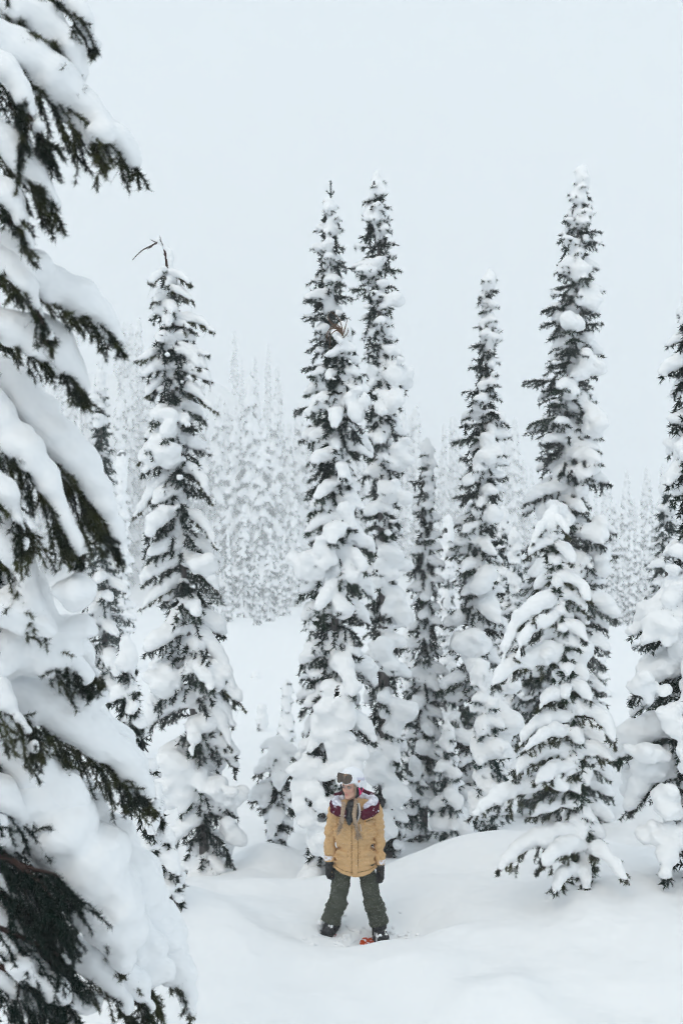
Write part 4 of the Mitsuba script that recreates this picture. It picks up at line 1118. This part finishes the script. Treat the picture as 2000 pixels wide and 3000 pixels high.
for s in (-1, 1):
    F = Field([s * 0.095 - 0.06, -0.06, -0.13], [s * 0.095 + 0.06, 0.1, 0.04], 0.005, 0.004)
    F.blob(np.array([s * 0.09, 0.018, -0.03]), 0.024, 0.052, ry=0.042)
    F.cone([s * 0.088, 0.0, -0.06], [s * 0.07, -0.02, -0.095], 0.018, 0.01)
    v, f, n, _ = F.surface()
    part(helmet, 'ear_pad', (turn(v), f), 'm_black', normals=n @ RH.T)
    part(helmet, 'chin_strap', tube([turn([s * 0.112, -0.022, 0.0]), turn([s * 0.117, -0.012, -0.03]), turn([s * 0.108, -0.004, -0.066])], [0.0075, 0.0075, 0.007], 6), 'm_pink' if s > 0 else 'm_black')
    part(helmet, 'chin_strap', tube([turn([s * 0.106, -0.004, -0.072]), turn([s * 0.08, -0.02, -0.104]), turn([s * 0.035, -0.055, -0.122])], [0.006, 0.005, 0.004], 6), 'm_black')
    part(helmet, 'chin_strap', tube([turn([s * 0.11, 0.05, -0.02]), turn([s * 0.113, 0.03, -0.045]), turn([s * 0.108, 0.0, -0.068]), turn([s * 0.10, -0.002, -0.09])], [0.006, 0.006, 0.007, 0.007], 6), 'm_pink' if s > 0 else 'm_black')
    # hair beside the cheek
    part(who, 'hair', join([tube([turn([s * (0.066 + 0.003 * k), -0.042 + 0.012 * k, 0.05]), turn([s * (0.071 + 0.003 * k), -0.03 + 0.012 * k, -0.02]), turn([s * (0.066 + 0.003 * k), -0.022 + 0.012 * k, -0.09])], [0.006, 0.007, 0.006], 6) for k in range(4)]), 'm_hair', smooth=True)

# hood, its snow-filled lining, neck gaiter
F = Field(P(950, 2400, -0.3), P(1125, 2310, 0.3), 0.006, 0.006)
for o in (-7, 4):
    chain(F, [P(974, 2362 + o, 0.02), P(977, 2364 + o, -0.05), P(990, 2368 + o, -0.105), P(1007, 2373 + o, -0.135)], [0.026, 0.032, 0.030, 0.026])
    chain(F, [P(1104, 2362 + o, 0.02), P(1100, 2364 + o, -0.05), P(1087, 2369 + o, -0.105), P(1064, 2377 + o, -0.14)], [0.026, 0.032, 0.032, 0.028])
chain(F, [P(974, 2356, 0.03), P(985, 2338, 0.10), P(1010, 2330, 0.135), P(1060, 2326, 0.14), P(1090, 2336, 0.10), P(1104, 2354, 0.03)], [0.028, 0.018, 0.014, 0.014, 0.018, 0.028])
F.warp(folds(31, 0.004, (18, 12, 26)))
v, f, n, _ = F.surface()
hood = part(who, 'hood', (v, f), 'm_hood', normals=n, label='burgundy hood lying open on the shoulders, dusted with snow')
F = Field(P(960, 2390, -0.25), P(1115, 2320, 0.25), 0.006, 0.008)
chain(F, [P(981, 2349, 0.03), P(986, 2349, -0.06), P(1001, 2353, -0.10)], [0.036, 0.040, 0.024])
chain(F, [P(1097, 2347, 0.03), P(1091, 2348, -0.06), P(1070, 2354, -0.10)], [0.038, 0.042, 0.026])
chain(F, [P(985, 2344, 0.05), P(1040, 2342, 0.10), P(1094, 2343, 0.05)], [0.03, 0.03, 0.03])
F.warp(lumpy(0.008, 28, 5))
v, f, n, _ = F.surface()
part(hood, 'lining', (v, f), 'm_lining', normals=n)
F = Field(P(985, 2420, -0.3), P(1065, 2330, 0.1), 0.005, 0.006)
chain(F, [P(1029, 2354, -0.05), P(1025, 2366, -0.11), P(1024, 2384, -0.145), P(1022, 2398, -0.155)], [0.046, 0.044, 0.036, 0.016])
F.warp(folds(37, 0.006, (40, 20, 14)))
v, f, n, _ = F.surface()
part(who, 'neck_gaiter', (v, f), 'm_gaiter', normals=n)
# lapels of the open collar
for pts in ([P(1049, 2345, -0.10), P(1053, 2366, -0.15), P(1047, 2388, -0.165), P(1040, 2400, -0.16)],):
    part(jacket, 'collar_edge', tube(smooth_path(pts, 16), np.linspace(0.013, 0.006, len(smooth_path(pts, 16))), 8), 'm_lapel', smooth=True)
    part(jacket, 'collar_lining', tube(smooth_path([p + [-0.018, -0.004, 0] for p in pts], 16), np.linspace(0.012, 0.006, len(smooth_path(pts, 16))), 8), 'm_gaiter', smooth=True)

# braids
rngb = np.random.default_rng(77)
for pts, nb in (([(1007, 2344, -0.10), (1005, 2354, -0.15), (1003, 2368, -0.175), (1001, 2388, -0.178), (997, 2404, -0.172), (993, 2422, -0.165)], 9),
                ([(1042, 2338, -0.07), (1040, 2352, -0.14), (1036, 2368, -0.19), (1039, 2390, -0.195), (1044, 2410, -0.185), (1052, 2440, -0.17)], 10)):
    line = smooth_path([P(*p) for p in pts], 40)
    F = Field(line.min(0) - 0.05, line.max(0) + 0.05, 0.0042, 0.003)
    for k in range(nb):
        t = 0.62 * k / (nb - 1)
        for s in (-1, 1):
            c = interp_line(line, t + (0.03 if s > 0 else 0))
            F.blob(c + [s * 0.0085, 0, -0.004 * s], 0.0125, 0.016)
    v, f, n, _ = F.surface()
    braid = part(who, 'braid', (v, f), 'm_hair', normals=n)
    ends = []
    a, b = interp_line(line, 0.58), interp_line(line, 1.0)
    for k in range(46):
        o = rngb.normal(0, 0.006, 3)
        e = rngb.normal(0, 1, 3) * [0.02, 0.008, 0.018]
        ends.append(tube([a + o, interp_line(line, 0.8) + 1.6 * o, b + e], [0.0032, 0.003, 0.001], 4))
    part(braid, 'tassel', join(ends), 'm_hair', smooth=True)

# gloves: palm, four fingers and a thumb, loosely curled
for wrist, s in ((P(963.5, 2519, -0.02), 1), (P(1114, 2530, -0.02), -1)):
    F = Field(wrist + [-0.09, -0.12, -0.22], wrist + [0.09, 0.1, 0.04], 0.0046, 0.004)
    F.cone(wrist + [0, 0, 0.03], wrist + [0, 0, -0.03], 0.04, 0.037)
    c = wrist + [0.004 * s, -0.006, -0.062]
    sd, cu = np.array([-0.72 * s, -0.69, 0]), np.array([0.69 * s, -0.72, 0])      # along the knuckles; the way the fingers curl
    for o in (-0.024, 0.0, 0.024):
        F.cone(c + sd * o + [0, 0, 0.03], c + sd * o + [0, 0, -0.028], 0.025, 0.023)
    for k, (dy, ln) in enumerate(((0.034, 0.066), (0.012, 0.076), (-0.011, 0.072), (-0.033, 0.058))):
        a = c + sd * dy + [0, 0, -0.030]
        b = a + cu * 0.006 + sd * dy * 0.12 + [0, 0, -ln * 0.5]
        d = b + cu * 0.020 + [0, 0, -ln * 0.38]
        e = d + cu * 0.018 + [0, 0, -ln * 0.1]
        chain(F, [a, b, d, e], [0.0145, 0.0135, 0.0125, 0.011])
    a = c + sd * 0.036 + cu * 0.008 + [0, 0, 0.012]
    chain(F, [a, a + sd * 0.018 + cu * 0.016 + [0, 0, -0.024], a + sd * 0.016 + cu * 0.028 + [0, 0, -0.05]], [0.0155, 0.0145, 0.012])
    v, f, n, _ = F.surface()
    glove = part(who, 'glove', (v, f), 'm_black', normals=n)
    part(glove, 'wrist_strap', tube([wrist + [0, 0, 0.004], wrist + [0, 0, -0.016]], [0.0425, 0.0415], 16), 'm_black_grey', smooth=40)

# boots
boot_at = []
for ankle, toe_dir, dx in ((P(972, 2696, 0.07), -0.35, 0), (P(1113, 2716, -0.02), 0.1, 0)):
    fwd = unit(np.array([toe_dir, -1.0, 0]))
    sole = ankle[2] - 0.105
    F = Field(ankle + [-0.22, -0.3, -0.16], ankle + [0.22, 0.2, 0.16], 0.006, 0.006)
    F.cone(ankle + [0, 0, 0.1], ankle - [0, 0, 0.05], 0.062, 0.06)
    heel, ball_ = ankle + [0, 0, -0.062] - fwd * 0.03, ankle + [0, 0, -0.066] + fwd * 0.13
    F.cone(heel, ball_, 0.052, 0.048)
    F.cone(ankle + [0, 0, -0.02], ankle + fwd * 0.08 + [0, 0, -0.045], 0.05, 0.045)
    F.blob(ball_ + fwd * 0.025, 0.047, 0.04)
    F.warp(folds(47, 0.005, (24, 24, 40)))
    cut(F, lambda x, y, z: z - sole + 0 * x + 0 * y)
    v, f, n, _ = F.surface()
    boot = part(who, 'boot', (v, f), 'm_boot', normals=n)
    boot_at.append((ankle, fwd, sole))
    side = np.cross(fwd, [0, 0, 1.0])
    for k in range(5):
        c = ankle + fwd * (0.066 + 0.008 * k) + [0, 0, 0.05 - 0.024 * k]
        part(boot, 'lace', tube([c - side * 0.03 + fwd * -0.006, c + [0, 0, -0.01], c + side * 0.03 + fwd * -0.006], 0.004, 5), 'm_black_grey')
    F = Field(ankle + [-0.22, -0.3, -0.16], ankle + [0.22, 0.2, 0.12], 0.007, 0.004)
    for k in range(26):
        o = rngb.uniform(-1, 1, 2)
        c = ankle + fwd * (0.07 + 0.07 * o[0]) + side * 0.05 * o[1] + [0, 0, rngb.uniform(-0.09, 0.0) * (0.5 + 0.5 * o[0])]
        F.blob(c + fwd * 0.02, rngb.uniform(0.008, 0.02), rngb.uniform(0.006, 0.012))
    v, f, n, _ = F.surface()
    part(boot, 'snow_crust', (v, f), 'm_snow', normals=n, kind='stuff')

# ------------------------------------------------------------------ the snowboard, mostly under powder
board = thing('snowboard', 'orange snowboard almost buried in powder under the boots', 'snowboard')
ctr = (boot_at[0][0] + boot_at[1][0]) / 2
bx = unit(boot_at[1][0] - boot_at[0][0] + (boot_at[1][1] + boot_at[0][1]) * 0.03)
by = unit(np.cross([0, 0, 1.0], bx))
bz = np.cross(bx, by)
b0 = np.array([ctr[0], ctr[1], (boot_at[0][2] + boot_at[1][2]) / 2]) + unit(boot_at[0][1] + boot_at[1][1]) * 0.03
slope = (boot_at[1][2] - boot_at[0][2]) / (np.dot(boot_at[1][0] - boot_at[0][0], bx))
V, m = [], 60
for i in range(m + 1):
    t = -0.76 + 1.52 * i / m
    w = 0.118 + 0.03 * (abs(t) / 0.62) ** 2 if abs(t) < 0.62 else 0.148 * math.sqrt(max(0.0004, 1 - ((abs(t) - 0.62) / 0.14) ** 2))
    lift = 0.055 * max(0, (abs(t) - 0.58) / 0.18) ** 2
    for sgn, dz in ((-1, 0), (-0.4, 0.001), (0.4, 0.001), (1, 0), (1, -0.011), (-1, -0.011)):
        V.append(b0 + bx * t + by * w * sgn + [0, 0, lift + dz - 0.022])
I, J = np.meshgrid(np.arange(m), np.arange(6), indexing='ij')
q = np.stack([I * 6 + J, I * 6 + (J + 1) % 6, (I + 1) * 6 + (J + 1) % 6, (I + 1) * 6 + J], -1).reshape(-1, 4)
caps = np.array([[0, 1, 2, 3], [0, 3, 4, 5], [m * 6 + 3, m * 6 + 2, m * 6 + 1, m * 6], [m * 6 + 5, m * 6 + 4, m * 6 + 3, m * 6]])
q = np.vstack([q, caps])
part(board, 'deck', (np.array(V), np.vstack([q[:, [0, 1, 2]], q[:, [0, 2, 3]]])), 'm_board')
for (ankle, fwd, sole) in boot_at:
    side = np.cross(fwd, [0, 0, 1.0])
    c = np.array([ankle[0], ankle[1], sole])
    base = trimesh.creation.box([0.13, 0.27, 0.02])
    R = np.stack([side, fwd, [0, 0, 1.0]], 1)
    binding = part(board, 'binding', (np.array(base.vertices) @ R.T + c + fwd * 0.05 + [0, 0, -0.009], np.array(base.faces)), 'm_black')
    hb = [c + (side * math.cos(a) * 0.075 - fwd * (0.05 + 0.06 * math.sin(a))) for a in np.linspace(0, math.pi, 12)]
    hv_ = np.array([p + [0, 0, z] - fwd * o for p in hb for z, o in ((0.0, 0), (0.19, 0.03))])
    hf = np.array([[2 * i, 2 * i + 2, 2 * i + 3, 2 * i + 1] for i in range(11)])
    inn = hv_ - (hv_ - (c + [0, 0, 0.1])) * [0.09, 0.09, 0]
    k = len(hv_)
    hf = np.vstack([hf, hf[:, ::-1] + k, [[2 * i + 1, 2 * i + 3, 2 * i + 3 + k, 2 * i + 1 + k] for i in range(11)]])
    part(binding, 'highback', (np.vstack([hv_, inn]), np.vstack([hf[:, [0, 1, 2]], hf[:, [0, 2, 3]]])), 'm_black', smooth=40)
    for fo, zz, rr in ((0.055, 0.085, 0.075), (0.135, 0.055, 0.068)):
        pts = [c + fwd * (fo + 0.012 * math.sin(a)) + side * math.cos(a) * rr + [0, 0, 0.01 + zz * 1.12 * math.sin(a)] for a in np.linspace(0, math.pi, 14)]
        part(binding, 'strap', tube(pts, 0.011, 6), 'm_black_grey', smooth=True)
        bk = trimesh.creation.box([0.03, 0.035, 0.03])
        part(binding, 'buckle', (np.array(bk.vertices) @ R.T + pts[3], np.array(bk.faces)), 'm_metal')


# powder knocked loose round the boots
rngc = np.random.default_rng(404)
F = Field([-0.75, 9.45, -0.2], [1.05, 10.45, 0.3], 0.011, 0.004)
for k in range(150):
    x, y = rngc.normal(0.28, 0.34), rngc.normal(9.88, 0.17)
    if abs(x - 0.15) < 0.8 and 9.5 < y < 10.4:
        q = rngc.uniform(0.008, 0.026)
        F.blob(np.array([x, y, float(ground_z(x, y)) + 0.2 * q]), q * rngc.uniform(0.9, 1.6), q * rngc.uniform(0.6, 1.0))
F.warp(lumpy(0.005, 40, 8))
v, f, n, _ = F.surface()
key = part('', 'loose_snow', (v, f), 'm_snow_ground', normals=n)
labels[key] = {'label': 'crumbs of powder knocked loose around the boots and the board', 'category': 'snow', 'kind': 'stuff'}
